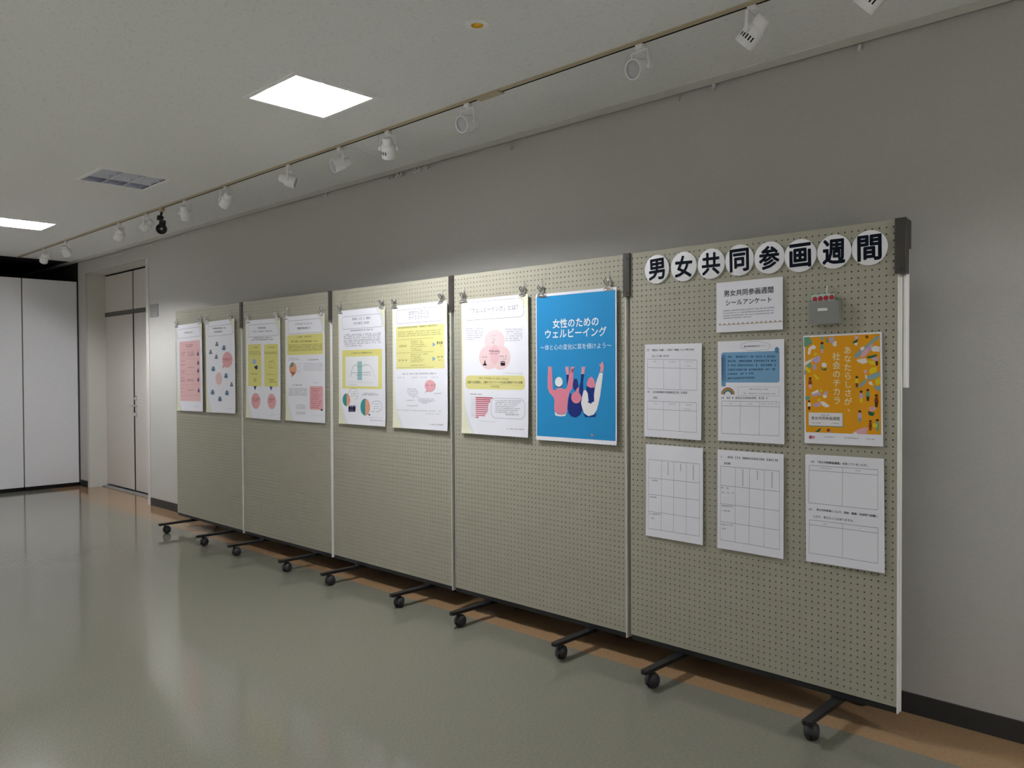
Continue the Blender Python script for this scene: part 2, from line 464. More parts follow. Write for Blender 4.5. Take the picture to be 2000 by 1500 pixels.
for x, y, lit, r_, k in LIGHTS:
    ceiling_light(x, y, lit, LNAME.get((r_, k), ('lit' if lit else 'unlit') + ' ceiling light in the %s, %s' % (_rows[r_], _cols[k])))

# gold reflector downlight
o = thing('downlight', 'small round recessed downlight with a gold reflector', 'ceiling light', (DOWN[0], DOWN[1], ZC))
q = MB(); q.lathe([(.046, 0), (.046, -.003), (.030, -.005), (.024, -.004), (.024, .0)], M['white_paint'], seg=32, cap0=False, cap1=False); q.obj('trim_ring', o)
q = MB(); q.lathe([(.0238, -.004), (.0236, .004), (.021, .012), (.014, .020), (.006, .023)], M['gold'], seg=32, cap0=False); q.obj('reflector', o)
q = MB(); q.lathe([(.001, .010), (.005, .012), (.006, .018), (.004, .022)], M['tube_off'], seg=16); q.obj('bulb', o)

# ------------------------------------------------------------------ lighting track and spotlights
YT = -.344
o = thing('lighting_track', 'long beige and black lighting track along the ceiling above the panels', 'track', (-3.0, YT, ZC))
q = MB(); q.box((XP + .03 + 3, -.034, -.0045), (XE + 2.9, -.0075, -.0005), M['beige_strip']); q.obj('rail', o)
q = MB(); q.box((XP + .03 + 3, -.0074, -.003), (XE + 2.9, .007, -.0005), M['dark_gap']); q.obj('slot', o)
q = MB(); q.box((-1.843 + 3, -.034, -.010), (-1.684 + 3, .016, -.005), M['beige_strip'], .002); q.obj('joint_cover', o)

SPOT = {}
def spot_parts(o, d, slots=1, drop=.103):
    """d: aim of the lamp head in the spotlight's own frame"""
    d = Vector(d).normalized(); m = M['white_paint']
    q = MB(); q.box((-.017, -.013, -.026), (.017, .013, -.0055), m, .003); q.cyl((0, 0, -.026), (0, 0, -.033), .011, m); q.obj('adapter', o)
    side = d.cross(Vector((0, 0, 1)))
    if side.length < .1: side = Vector((1, 0, 0))
    side.normalize()
    c = Vector((0, 0, -drop)); top = Vector((0, 0, -.033))
    q = MB(); W_ = .047
    def strip(p, n_, w=.0058, th=.0022):
        t = (n_ - p).normalized(); nn = t.cross(side.cross(Vector((0, 0, 1)))).normalized(); ww = side.cross(Vector((0, 0, 1))).normalized()
        vs = [p + ww * w * a + nn * th * e for a, e in ((-1, -1), (1, -1), (1, 1), (-1, 1))] + [n_ + ww * w * a + nn * th * e for a, e in ((-1, -1), (1, -1), (1, 1), (-1, 1))]
        q.add(vs, [(0, 3, 2, 1), (4, 5, 6, 7), (0, 1, 5, 4), (1, 2, 6, 5), (2, 3, 7, 6), (3, 0, 4, 7)], m)
    a1 = top + side * W_ * .86; a2 = top - side * W_ * .86
    strip(a2, a1); strip(a1, c + side * W_); strip(a2, c - side * W_)
    for sg in (1, -1):
        q.cyl(c + side * sg * (W_ - .006), c + side * sg * (W_ + .006), .010, m, 14)
    q.obj('yoke', o)
    rot = d.to_track_quat('Z', 'Y').to_matrix().to_4x4(); mt = Matrix.Translation(c) @ rot
    q = MB()
    q.lathe([(.012, -.062), (.024, -.062), (.027, -.058), (.029, -.026), (.036, -.020), (.0395, -.012), (.0405, .044), (.0405, .048), (.036, .048), (.035, .040)], m, mt, 32, True, False)
    q.obj('housing', o)
    # dark cooling slits: a row of five on the underside or the single one by the yoke
    view = Vector((-.3, -.75, -.6)) if slots > 1 else Vector((.1, -.3, 1))
    vl = rot.to_3x3().transposed() @ view
    a0 = math.atan2(vl.y, vl.x)
    for k in range(slots):
        a = a0 + (k - (slots - 1) / 2) * .30
        vs = []
        for u, w in ((-.0026, .006), (.0026, .006), (.0026, .024 if slots > 1 else .010), (-.0026, .024 if slots > 1 else .010)):
            if slots == 1: u *= 3
            vs.append(mt @ Vector((.0409 * math.cos(a + u / .04), .0409 * math.sin(a + u / .04), w)))
        q = MB(); q.add(vs, [(0, 1, 2, 3)], M['dark_gap']); q.obj('vent_slot', o)
    q = MB(); q.lathe([(.0352, .039), (.022, .042), (.006, .043)], M['lens'], mt, 28); q.obj('lens', o)
SPOTS = [(.005, (-.7, .02, -.65), 'white track spotlight cut off by the top edge of the photo'),
         (-.417, (-.7, .02, -.62), 'white track spotlight with dark slots, second from the top right'),
         (-.905, (-.1, -.96, -.28), 'white track spotlight facing the room, largest visible round lens'),
         (-1.921, (.03, -.95, -.3), 'white track spotlight facing the room beside the beige track joint'),
         (-2.557, (-.41, .43, -.85), 'white track spotlight hanging nose down, dark slots round its end, left of the joint'),
         (-3.015, (-.235, -.91, -.4), 'white track spotlight facing left, right of the small one with a side view'),
         (-3.58, (.65, .60, -.3), 'white track spotlight seen side on, lens to the lower right'),
         (-4.42, (-.7, .05, -.6), 'white track spotlight two places to the right of the black one'),
         (-5.076, (-.41, .43, -.85), 'white track spotlight hanging nose down just right of the black one'),
         (-5.80, (-.6, -.4, -.5), 'white track spotlight just left of the black one'),
         (-6.395, (-.7, .05, -.6), 'white track spotlight in front of the top right corner of the door'),
         (-7.78, (-.41, .43, -.85), 'white track spotlight second from the dark partition end'),
         (-8.465, (-.7, .05, -.65), 'white track spotlight nearest the dark gap over the partition')]
for x, d, lab in SPOTS:
    o = thing('track_spotlight', lab, 'spotlight', (x, YT, ZC), 0, 'white spotlights on the ceiling track'); spot_parts(o, d, 5 if ('slots' in lab or 'cut off' in lab) else 1)
# the single black spotlight
o = thing('track_spotlight', 'black spotlight with a shiny round lens, the only dark one on the track', 'spotlight', (-5.505, YT, ZC))
q = MB(); q.box((-.03, -.013, -.03), (.03, .013, -.0055), M['beige_strip'], .003); q.obj('adapter', o)
q = MB(); q.cyl((0, 0, -.030), (-.03, .0, -.075), .010, M['black_enamel']); q.cyl((-.04, -.02, -.072), (-.02, .02, -.082), .020, M['black_enamel']); q.cyl((-.028, 0, -.078), (.012, 0, -.115), .011, M['black_enamel']); q.cyl((.0, -.02, -.112), (.02, .022, -.120), .019, M['black_enamel']); q.obj('arm', o)
bd = Vector((.91, -.38, -.20)).normalized(); mt = Matrix.Translation((-.01, .0, -.165)) @ bd.to_track_quat('Z', 'Y').to_matrix().to_4x4()
q = MB(); q.lathe([(.015, -.06), (.028, -.055), (.032, -.01), (.041, .0), (.042, .045), (.038, .047), (.036, .03)], M['black_enamel'], mt, 32, True, False); q.obj('housing', o)
q = MB(); q.lathe([(.0355, .030), (.026, .022), (.017, .012)], M['black_enamel'], mt, 28, False, False); q.lathe([(.017, .012), (.010, .020), (.001, .023)], M['chrome'], mt, 20, False); q.obj('lens', o)

# ------------------------------------------------------------------ picture hooks under the ceiling slot
HOOKS = [(-.263, 2.645, 'k', 'small white picture hook at the far right of the wall top'), (-.92, 2.650, 'k', 'small white picture hook, right one of the pair above the panel with the round letters'),
         (-1.103, 2.640, 'r', 'thin dark picture wire hook, left one of the pair above the round letters'), (-2.215, 2.655, 'l', 'long dark picture hook alone above the blue poster'),
         (-2.941, 2.645, 'r', 'picture hook standing alone right of the close pair'), (-3.032, 2.645, 'k', 'picture hook, right one of the close pair'), (-3.068, 2.645, 'k', 'picture hook, left one of the close pair'),
         (-3.184, 2.645, 'r', 'picture hook, first from the right in the tight row of five'), (-3.221, 2.645, 'k', 'picture hook, second from the right in the tight row of five'), (-3.259, 2.645, 'k', 'picture hook, middle one of the tight row of five'),
         (-3.298, 2.645, 'r', 'picture hook, second from the left in the tight row of five'), (-3.336, 2.645, 'r', 'picture hook, first from the left in the tight row of five'), (-4.098, 2.648, 'k', 'small white picture hook alone at the left of the wall top')]
for x, z, kind, lab in HOOKS:
    q = MB(); y = DW - .012; m = M['plastic_white'] if kind == 'k' else M['alu']
    zz = z - (.03 if kind == 'l' else 0)
    q.tube([(0, .0, ZC + .02 - zz), (0, 0, .012)], .0016, M['alu'], 6)
    q.tube([(0, 0, .014), (0, -.004, -.002), (0, -.014, -.006), (0, -.018, .004)], .0028 if kind != 'k' else .0042, m, 8)
    q.cyl((0, 0, .006), (0, 0, .02), .005 if kind != 'k' else .0075, m, 10)
    o = q.obj('picture_hook', None, (x, y, zz)); tag(o, lab, 'hook', 'picture hooks along the top of the wall')
for x0, x1, z0, z1, lab in ((-8.46, -8.03, 2.622, 2.640, 'long grey slotted strip on the wall above the door'), (-7.40, -7.24, 2.630, 2.645, 'short grey strip on the wall over the door frame corner'), (-6.69, -6.50, 2.638, 2.652, 'short grey strip on the wall behind the black spotlight')):
    q = MB(); q.box((-(x1 - x0) / 2, -.004, 0), ((x1 - x0) / 2, -.0003, z1 - z0), M['rail_grey'], .001); q.box((-(x1 - x0) / 2 + .01, -.0045, .003), ((x1 - x0) / 2 - .01, -.004, .006), M['dark_gap'])
    o = q.obj('wall_vent', None, ((x0 + x1) / 2, DW, z0)); tag(o, lab, 'vent', 'grey strips at the top of the wall')
o = thing('wall_plate', 'square grey plate on the wall beside the double door', 'sign', (-7.205, DW, 1.914))
q = MB(); q.box((-.1, -.008, 0), (.1, -.0003, .13), M['plate'], .002); q.obj('plate', o)
q = MB(); q.box((-.085, -.0095, .02), (.085, -.0082, .11), M['pouch'], .0005); q.obj('face', o)

# ------------------------------------------------------------------ display panels
def board_mesh(w, h):
    """sheet pierced by a real grid of round holes, 25 mm apart"""
    nx, nz = int(w / .025), int(h / .025)
    x0, z0 = (w - nx * .025) / 2, (h - nz * .025) / 2
    V = []; F = []
    vid = {}
    def gv(i, j):
        if (i, j) not in vid:
            vid[(i, j)] = len(V); V.append((x0 + i * .025, 0, z0 + j * .025))
        return vid[(i, j)]
    n = 8; r = .0033
    ring = [(r * math.cos(2 * math.pi * (k + .5) / n), r * math.sin(2 * math.pi * (k + .5) / n)) for k in range(n)]
    for i in range(nx):
        for j in range(nz):
            cx, cz = x0 + (i + .5) * .025, z0 + (j + .5) * .025
            c = [gv(i + 1, j + 1), gv(i, j + 1), gv(i, j), gv(i + 1, j)]
            a = len(V)
            V.extend((cx + u, 0, cz + w_) for u, w_ in ring)
            V.extend((cx + u, .005, cz + w_) for u, w_ in ring)
            # ring vertices 0,1 face the upper right corner, 2,3 the upper left ...
            for k in range(4):
                F.append((c[k], a + 2 * k, a + 2 * k + 1)); F.append((c[k], a + 2 * k + 1, a + (2 * k + 2) % n, c[(k + 1) % 4]))
            for k in range(n):
                F.append((a + k, a + (k + 1) % n, a + n + (k + 1) % n, a + n + k))
    q = MB(); q.add(V, F, M['board'])
    # plain margins and sides
    def quad(p): q.add(p, [(0, 1, 2, 3)], M['board'])
    X1, Z1 = x0 + nx * .025, z0 + nz * .025
    if x0 > 1e-4:
        quad([(0, 0, 0), (x0, 0, 0), (x0, 0, h), (0, 0, h)]); quad([(X1, 0, 0), (w, 0, 0), (w, 0, h), (X1, 0, h)])
    if z0 > 1e-4:
        quad([(x0, 0, 0), (X1, 0, 0), (X1, 0, z0), (x0, 0, z0)]); quad([(x0, 0, Z1), (X1, 0, Z1), (X1, 0, h), (x0, 0, h)])
    for p in ([(0, 0, 0), (0, .0055, 0), (0, .0055, h), (0, 0, h)], [(w, 0, 0), (w, .0055, 0), (w, .0055, h), (w, 0, h)], [(0, 0, h), (w, 0, h), (w, .0055, h), (0, .0055, h)], [(0, 0, 0), (w, 0, 0), (w, .0055, 0), (0, .0055, 0)]): quad(p)
    me = bpy.data.meshes.new('board'); me.from_pydata(q.v, [], q.f); me.materials.append(M['board']); me.update()
    return me
PW = 1.1795
BOARD = board_mesh(PW, ZT - ZB)
def rounded(x0, x1, y0, y1, r, n=5):
    pts = []
    for cx, cy, a0 in ((x1 - r, y1 - r, 0), (x0 + r, y1 - r, 90), (x0 + r, y0 + r, 180), (x1 - r, y0 + r, 270)):
        for k in range(n + 1):
            a = math.radians(a0 + 90 * k / n); pts.append((cx + r * math.cos(a), cy + r * math.sin(a)))
    return pts
def make_panel():
    o = thing('display_panel', '', 'display panel', (0, 0, 0), 0, 'beige pegboard display panels on casters')
    bo = bpy.data.objects.new('pegboard', BOARD); COL.objects.link(bo); bo.parent = o; bo.location = (-.001, 0, ZB)
    q = MB(); q.box((.001, .0062, ZB + .002), (PW - .003, .012, ZT - .002), M['hole_back']); q.box((0, .0125, ZB + .001), (PW - .002, .040, ZT - .001), M['board']); q.obj('core', o)
    q = MB(); q.box((.001, .003, .0955), (PW - .002, .037, ZB - .0008), M['black_rail'], .002); q.obj('bottom_rail', o)
    q = MB(); q.box((PW - .0005, -.0012, .0955), (PW + .0022, .0185, ZT - .001), M['post']); q.box((PW - .0005, .0225, .0955), (PW + .0022, .041, ZT - .001), M['post']); q.box((PW - .0005, .0186, .0956), (PW + .0008, .0224, ZT - .0011), M['gap_grey']); q.obj('end_post', o)  # dark strip between post halves: the joint's shade put into colour
    # dark bracket over the top of the post: long front half, short back half with the white tube under it
    q = MB(); q.prism(rounded(PW - .010, PITCH + .003, -.0095, -.0014, .003), 'z', 1.697, ZT + .0025, M['bracket']); q.box((PW + .0026, -.0014, 1.6975), (PITCH - .003, .0425, ZT + .002), M['bracket']); q.prism(rounded(PW - .002, PITCH - .006, .0428, .076, .003), 'z', 1.792, ZT + .0008, M['bracket'])
    q.cyl((PITCH - .012, -.009, 1.872), (PITCH - .012, -.0115, 1.872), .004, M['black_rail'], 10); q.cyl((PITCH - .012, -.009, 1.712), (PITCH - .012, -.0115, 1.712), .004, M['black_rail'], 10)
    q.obj('corner_bracket', o)
    q = MB(); q.prism(rounded(PW + .000, PITCH - .010, .044, .072, .006), 'z', 1.285, 1.7915, M['post']); q.obj('joint_tube', o)
    for lx in (.256, PITCH - .248):
        q = MB()
        q.prism([(-.016, -.264), (-.010, -.272), (.010, -.272), (.016, -.264), (.019, .0), (.019, .05), (.016, .247), (.010, .254), (-.010, .254), (-.016, .247), (-.019, .05), (-.019, .0)], 'z', .0715, .0875, M['black_rail'])
        q.box((-.022, .004, .0876), (.022, .036, .0954), M['black_rail'])
        leg = q.obj('leg', o, (lx, 0, 0))
        for yy, ang in ((-.222, random.uniform(-.6, .9)), (.215, random.uniform(-.6, .6))):
            q = MB(); ca, sa = math.cos(ang), math.sin(ang)
            def T(x, y, z): return (x * ca - y * sa, x * sa + y * ca, z)
            for sg in (-1, 1):
                dome = [(.031, .0045), (.0312, .010), (.0295, .0165), (.0245, .0225), (.0165, .0265), (.006, .0282)]
                mw = Matrix.Translation(Vector(T(0, .016, .0312))) @ Matrix.Rotation(ang, 4, 'Z') @ Matrix.Rotation(math.radians(90) * sg, 4, 'Y')
                q.lathe(dome, M['rubber'], mw, 28)
            # hood over the twin wheels
            prof = []
            for k in range(9):
                a = math.radians(-10 + 200 * k / 8); prof.append((.016 + .0335 * math.cos(a), .0322 + .0335 * math.sin(a)))
            hood = []
            for x_ in (-.0052, .0052):
                hood += [T(x_, p[0], p[1]) for p in prof]
            q.add(hood, [tuple(range(9)), tuple(range(17, 8, -1))] + [(k, k + 1, k + 10, k + 9) for k in range(8)], M['black_enamel'])
            q.cyl((0, 0, .045), (0, 0, .0714), .008, M['black_rail'], 12)
            q.obj('caster', leg, (0, yy, 0))
    return o
PLAB = ['pegboard display panel farthest from the camera, nearest the double door', 'second pegboard display panel from the door end, with yellow and pink charts',
        'middle pegboard display panel of the row of five, under the lit ceiling light', 'pegboard display panel holding the blue poster with raised arms', 'nearest pegboard display panel, with the round letters and survey sheets']
proto = make_panel()
PANELS = []
for k in range(5):
    loc = ((k - 5) * PITCH, JY[k], 0); rz = math.atan2(JY[k + 1] - JY[k], PITCH)
    if k == 0:
        o = proto; o.location = loc; o.rotation_euler = (0, 0, rz); o['label'] = PLAB[0]
    else:
        o = dup(proto, PLAB[k], loc, (0, 0, rz))
    PANELS.append((Vector(loc), rz))
def onpanel(k, x, y, z):
    p, rz = PANELS[k]
    return Vector((p.x + x * math.cos(rz) - y * math.sin(rz), p.y + x * math.sin(rz) + y * math.cos(rz), z)), rz

# ------------------------------------------------------------------ printed sheets
# print of every sheet, in millimetres from its top left corner: kind, layer, colour, numbers
DESIGN = {"p1":[["p",1,"#f3f1d9",[[0,0],[16,60],[12,420],[26,600],[60,700],[90,745],[0,745]]],
["p",1,"#f3f1d9",[[420,0],[508,0],[508,160],[492,120],[470,70]]],
["p",2,"#ebeff6",[[404,0],[424,0],[474,72],[496,130],[478,110],[452,64]]],
["p",2,"#ebeff6",[[20,560],[36,620],[72,690],[110,745],[88,745],[56,700],[28,620]]],
["p",2,"#ebeff6",[[436,0],[444,0],[488,70],[508,96],[508,108],[480,80]]],
["o",2,"#8d8d98",36.7,36.9,481.0,113.9,10,2.2],
["l",3,"#3a3a44",165.2,71.2,332.6,74.3,12.6],
["r",1,"#f5c9cb",66.5,147.0,464.7,659.7,0],
["n",2,"#d98f96",[[74.7,219.9],[470.7,225.9]],1.6],
["n",2,"#d98f96",[[69.0,298.3],[465.5,300.6]],1.6],
["n",2,"#d98f96",[[59.1,433.7],[456.5,429.6]],1.6],
["n",2,"#d98f96",[[52.7,522.2],[450.6,513.9]],1.6],
["n",2,"#d98f96",[[45.7,618.4],[444.2,605.5]],1.6],
["n",2,"#d98f96",[[206.6,222.6],[204.8,519.9]],1.0],
["l",3,"#8a4a55",177.1,179.0,337.7,179.2,8.0],
["l",3,"#8a4a55",195.7,193.8,317.7,194.5,8.0],
["l",3,"#9a5a66",89.3,240.5,184.4,241.1,6.9],
["l",3,"#9a5a66",88.0,257.9,162.3,257.9,6.9],
["l",3,"#9a5a66",86.7,275.3,170.2,275.3,6.9],
["l",3,"#9a5a66",83.8,315.8,168.6,315.5,7.0],
["l",3,"#9a5a66",81.5,347.7,178.1,347.1,7.0],
["l",3,"#9a5a66",77.9,397.1,165.4,395.9,6.9],
["l",3,"#9a5a66",76.6,414.5,173.4,413.1,6.9],
["l",3,"#9a5a66",73.4,458.0,147.9,456.3,7.0],
["l",3,"#9a5a66",72.0,478.4,162.3,476.3,6.9],
["l",3,"#9a5a66",70.9,492.9,163.8,490.7,7.0],
["l",3,"#9a5a66",66.7,551.0,140.0,548.5,7.0],
["l",3,"#9a5a66",64.4,583.1,149.5,580.0,6.9],
["l",3,"#9a5a66",218.2,242.9,342.0,243.5,7.4],
["l",3,"#9a5a66",217.1,257.1,372.3,258.0,7.4],
["l",3,"#9a5a66",216.1,271.4,356.3,271.8,7.4],
["l",3,"#9a5a66",208.9,371.3,336.8,370.0,7.4],
["l",3,"#9a5a66",201.3,477.1,329.4,474.1,7.4],
["l",3,"#9a5a66",200.5,488.5,353.7,485.1,7.4],
["l",3,"#9a5a66",194.8,568.7,338.1,563.9,7.4],
["p",3,"#6b5b86",[[405.8,277.0],[404.9,254.7],[417.5,251.0],[420.7,239.9],[433.0,240.2],[432.2,251.3],[441.6,258.1],[437.8,277.5]]],
["p",3,"#6b5b86",[[407.9,352.3],[407.0,330.0],[419.6,326.2],[422.8,315.1],[435.1,315.2],[434.3,326.3],[443.7,333.1],[439.9,352.5]]],
["p",3,"#6b5b86",[[405.6,419.2],[404.7,396.9],[417.4,393.0],[420.6,381.9],[432.9,381.9],[432.1,393.0],[441.5,399.7],[437.6,419.1]]],
["p",3,"#6b5b86",[[406.5,494.5],[405.6,472.2],[418.2,468.2],[421.5,457.0],[433.8,456.9],[433.0,468.1],[442.3,474.6],[438.5,494.1]]],
["p",3,"#6b5b86",[[409.9,586.4],[409.0,564.1],[421.6,560.0],[424.9,548.8],[437.1,548.5],[436.4,559.7],[445.7,566.1],[441.9,585.6]]],
["l",3,"#b9b9c4",338.1,706.1,425.0,704.4,5.6]],"p2":[["p",1,"#f3f1d9",[[0,0],[16,60],[12,420],[26,600],[60,700],[90,745],[0,745]]],
["p",1,"#f3f1d9",[[420,0],[508,0],[508,160],[492,120],[470,70]]],
["p",2,"#ebeff6",[[404,0],[424,0],[474,72],[496,130],[478,110],[452,64]]],
["p",2,"#ebeff6",[[20,560],[36,620],[72,690],[110,745],[88,745],[56,700],[28,620]]],
["p",2,"#ebeff6",[[436,0],[444,0],[488,70],[508,96],[508,108],[480,80]]],
["o",2,"#8d8d98",46.4,40.6,469.0,120.8,10,2.2],
["l",3,"#3a3a44",132.8,59.5,352.3,65.3,11.7],
["l",3,"#3a3a44",160.0,88.4,295.7,90.9,11.6],
["e",1,"#f0b3b8",377.9,320.1,86.8,62.6],
["e",1,"#f2cdd0",225.1,469.2,56.5,50.7],
["l",3,"#c0444c",300.8,313.5,448.9,315.1,9.5],
["l",3,"#c0444c",322.5,325.5,421.3,326.0,6.3],
["p",1,"#f0b3b8",[[292.5,366.1],[315.6,350.6],[342.1,374.5],[288.1,386.1]]],
["e",2,"#7d8793",200.9,178.0,15.9,8.4],
["p",2,"#7d8793",[[169.8,203.6],[177.6,186.8],[200.7,182.2],[223.1,188.2],[229.0,205.3]]],
["e",2,"#5f7794",322.7,213.3,15.5,8.3],
["p",2,"#5f7794",[[292.4,238.7],[300.0,222.1],[322.5,217.5],[344.3,223.3],[350.1,240.2]]],
["e",1,"#c9dcee",322.1,224.8,39.7,23.0],
["e",2,"#7d8793",87.9,238.8,16.3,8.6],
["p",2,"#7d8793",[[55.9,265.0],[64.0,247.9],[87.7,243.1],[110.7,249.0],[116.7,266.3]]],
["e",2,"#7d8793",187.3,281.2,16.0,8.5],
["p",2,"#7d8793",[[156.1,307.3],[163.9,290.3],[187.1,285.4],[209.6,291.2],[215.5,308.3]]],
["e",2,"#5f7794",130.2,378.2,16.2,8.6],
["p",2,"#5f7794",[[98.5,404.9],[106.4,387.7],[130.0,382.5],[152.8,388.1],[158.8,405.3]]],
["e",1,"#c9dcee",129.6,390.0,41.5,23.7],
["e",2,"#5f7794",352.3,436.6,15.4,8.4],
["p",2,"#5f7794",[[322.1,462.8],[329.7,446.0],[352.1,440.8],[373.8,446.1],[379.6,462.9]]],
["e",1,"#c9dcee",351.7,448.1,39.6,23.2],
["e",2,"#7d8793",444.9,507.1,15.2,8.4],
["p",2,"#7d8793",[[415.4,533.4],[422.8,516.6],[444.7,511.3],[466.1,516.4],[471.7,533.0]]],
["e",2,"#5f7794",112.8,568.1,16.3,8.7],
["p",2,"#5f7794",[[80.8,595.6],[88.8,578.1],[112.5,572.4],[135.5,577.6],[141.5,594.8]]],
["e",1,"#c9dcee",112.1,580.0,41.8,23.9],
["e",2,"#5f7794",365.3,573.2,15.4,8.5],
["p",2,"#5f7794",[[335.2,600.0],[342.7,583.0],[365.0,577.5],[386.8,582.4],[392.5,599.2]]],
["e",1,"#c9dcee",364.7,584.8,39.5,23.2],
["e",2,"#5f7794",242.0,622.8,15.9,8.6],
["p",2,"#5f7794",[[211.0,650.2],[218.7,632.8],[241.8,627.1],[264.1,632.0],[270.0,649.0]]],
["e",1,"#c9dcee",241.4,634.6,40.7,23.5],
["l",3,"#b9b9c4",358.5,709.0,467.9,704.0,5.3]],"p3":[["p",1,"#f3f1d9",[[0,0],[16,60],[12,420],[26,600],[60,700],[90,745],[0,745]]],
["p",1,"#f3f1d9",[[420,0],[508,0],[508,160],[492,120],[470,70]]],
["p",2,"#ebeff6",[[404,0],[424,0],[474,72],[496,130],[478,110],[452,64]]],
["p",2,"#ebeff6",[[20,560],[36,620],[72,690],[110,745],[88,745],[56,700],[28,620]]],
["p",2,"#ebeff6",[[436,0],[444,0],[488,70],[508,96],[508,108],[480,80]]],
["o",2,"#8d8d98",41.2,35.5,474.8,126.4,10,2.2],
["l",3,"#3a3a44",182.8,61.7,300.6,65.1,12.2],
["l",3,"#8d8d98",105.8,87.6,388.9,90.8,10.1],
["l",3,"#3a3a44",122.1,136.5,383.0,138.0,8.4],
["l",3,"#3a3a44",88.9,150.6,408.4,153.2,8.4],
["r",1,"#ece58e",33.1,182.9,230.5,502.1,12],
["r",1,"#ece58e",275.9,187.4,475.6,500.7,12],
["l",3,"#6e6a3c",105.3,207.0,176.3,206.9,8.9],
["l",3,"#6e6a3c",335.4,211.4,422.7,212.7,8.6],
["l",3,"#86814c",49.8,238.4,229.7,241.2,5.6],
["l",3,"#86814c",49.7,249.5,229.6,252.1,5.6],
["l",3,"#86814c",49.7,259.6,229.6,261.9,5.5],
["l",3,"#86814c",279.5,246.1,467.5,248.3,5.5],
["l",3,"#86814c",279.4,255.9,467.3,257.8,5.4],
["e",2,"#a9c6dd",124.5,315.2,30.5,19.8],
["p",3,"#23456f",[[121.1,353.5],[170.0,340.9],[175.1,370.9],[148.1,374.2]]],
["p",2,"#bfd3df",[[142.7,374.1],[180.7,346.5],[189.2,355.4],[154.6,378.7]]],
["o",3,"#77734a",344.3,317.9,410.0,361.8,2,2],
["n",2,"#77734a",[[374.9,329.3],[374.5,358.5]],2],
["n",2,"#77734a",[[339.0,323.1],[411.0,302.6]],2],
["l",3,"#6e6a3c",71.5,409.2,180.2,408.4,6.6],
["l",3,"#6e6a3c",327.5,412.3,429.4,411.5,6.4],
["l",3,"#6e6a3c",115.2,448.9,163.8,448.2,9.8],
["l",3,"#6e6a3c",120.5,462.5,169.1,461.7,9.8],
["l",3,"#6e6a3c",332.1,450.5,413.6,450.1,9.5],
["l",3,"#6e6a3c",357.5,466.5,438.4,465.9,9.5],
["p",2,"#3f5d8a",[[112.7,500.4],[160.3,500.5],[136.4,532.8]]],
["p",2,"#3f5d8a",[[349.9,500.6],[394.6,500.7],[371.8,532.0]]],
["e",1,"#f0b3b8",146.7,613.1,65.9,59.7],
["e",1,"#f0b3b8",380.7,610.0,60.1,56.8],
["l",3,"#a0505c",103.6,597.6,205.3,596.4,10.7],
["l",3,"#a0505c",114.4,613.5,178.7,614.3,7.6],
["l",3,"#a0505c",330.1,595.0,426.1,593.9,10.4],
["l",3,"#a0505c",340.1,610.5,400.8,611.2,7.3],
["l",3,"#b9b9c4",359.0,708.5,463.7,706.3,4.2]],"p4":[["p",1,"#f3f1d9",[[0,0],[16,60],[12,420],[26,600],[60,700],[90,745],[0,745]]],
["p",1,"#f3f1d9",[[420,0],[508,0],[508,160],[492,120],[470,70]]],
["p",2,"#ebeff6",[[404,0],[424,0],[474,72],[496,130],[478,110],[452,64]]],
["p",2,"#ebeff6",[[20,560],[36,620],[72,690],[110,745],[88,745],[56,700],[28,620]]],
["p",2,"#ebeff6",[[436,0],[444,0],[488,70],[508,96],[508,108],[480,80]]],
["o",2,"#8d8d98",41.7,32.2,473.1,125.4,10,2.2],
["l",3,"#8d8d98",132.7,57.3,347.6,61.6,10.6],
["l",3,"#3a3a44",157.3,88.9,318.6,91.0,12.8],
["r",1,"#ece58e",27.0,133.3,484.6,276.2,12],
["l",3,"#55522c",156.4,150.1,336.8,151.8,8.6],
["l",3,"#3a381c",44.9,179.4,345.9,184.5,11.8],
["l",3,"#55522c",355.3,184.8,425.9,185.2,6.2],
["l",3,"#7b7746",44.6,204.2,476.5,207.4,6.5],
["l",3,"#7b7746",44.4,215.0,476.3,217.7,6.5],
["l",3,"#7b7746",44.3,224.7,476.2,226.9,6.5],
["l",3,"#7b7746",44.1,236.6,476.0,238.1,6.5],
["l",3,"#7b7746",44.0,245.2,475.9,246.3,6.5],
["l",3,"#8d8d98",48.4,299.8,164.4,297.3,5.4],
["l",3,"#8d8d98",38.0,312.0,179.1,309.3,5.4],
["e",1,"#f0a98a",98.2,372.0,48.2,45.0],
["p",2,"#5f9d94",[[81.6,328.9],[103.9,329.3],[105.5,354.5],[62.8,364.7],[60.9,353.9]]],
["p",1,"#f0a98a",[[82.7,394.4],[138.0,400.2],[80.2,436.2]]],
["l",3,"#3a3a44",286.5,313.4,428.7,311.9,7.3],
["l",3,"#b9b9c4",237.7,338.8,479.1,338.4,5.8],
["l",3,"#b9b9c4",237.5,350.4,479.0,349.7,5.8],
["l",3,"#b9b9c4",237.3,362.0,478.8,360.9,5.8],
["l",3,"#b9b9c4",237.2,374.1,478.6,372.6,5.8],
["l",3,"#b9b9c4",237.0,386.2,478.4,384.4,5.8],
["l",3,"#b9b9c4",148.8,341.7,203.3,340.9,5.3],
["l",3,"#b9b9c4",148.6,358.8,203.1,357.9,5.3],
["l",3,"#b9b9c4",148.2,387.0,202.7,385.9,5.3],
["l",3,"#b9b9c4",148.0,400.3,202.5,399.1,5.3],
["l",3,"#3a3a44",91.6,490.9,216.0,488.3,8.6],
["l",3,"#8d8d98",40.4,516.9,278.9,513.3,5.9],
["l",3,"#8d8d98",40.2,528.8,278.7,524.8,5.9],
["l",3,"#8d8d98",40.1,540.6,278.5,536.3,5.9],
["l",3,"#8d8d98",39.9,553.0,278.4,548.3,5.9],
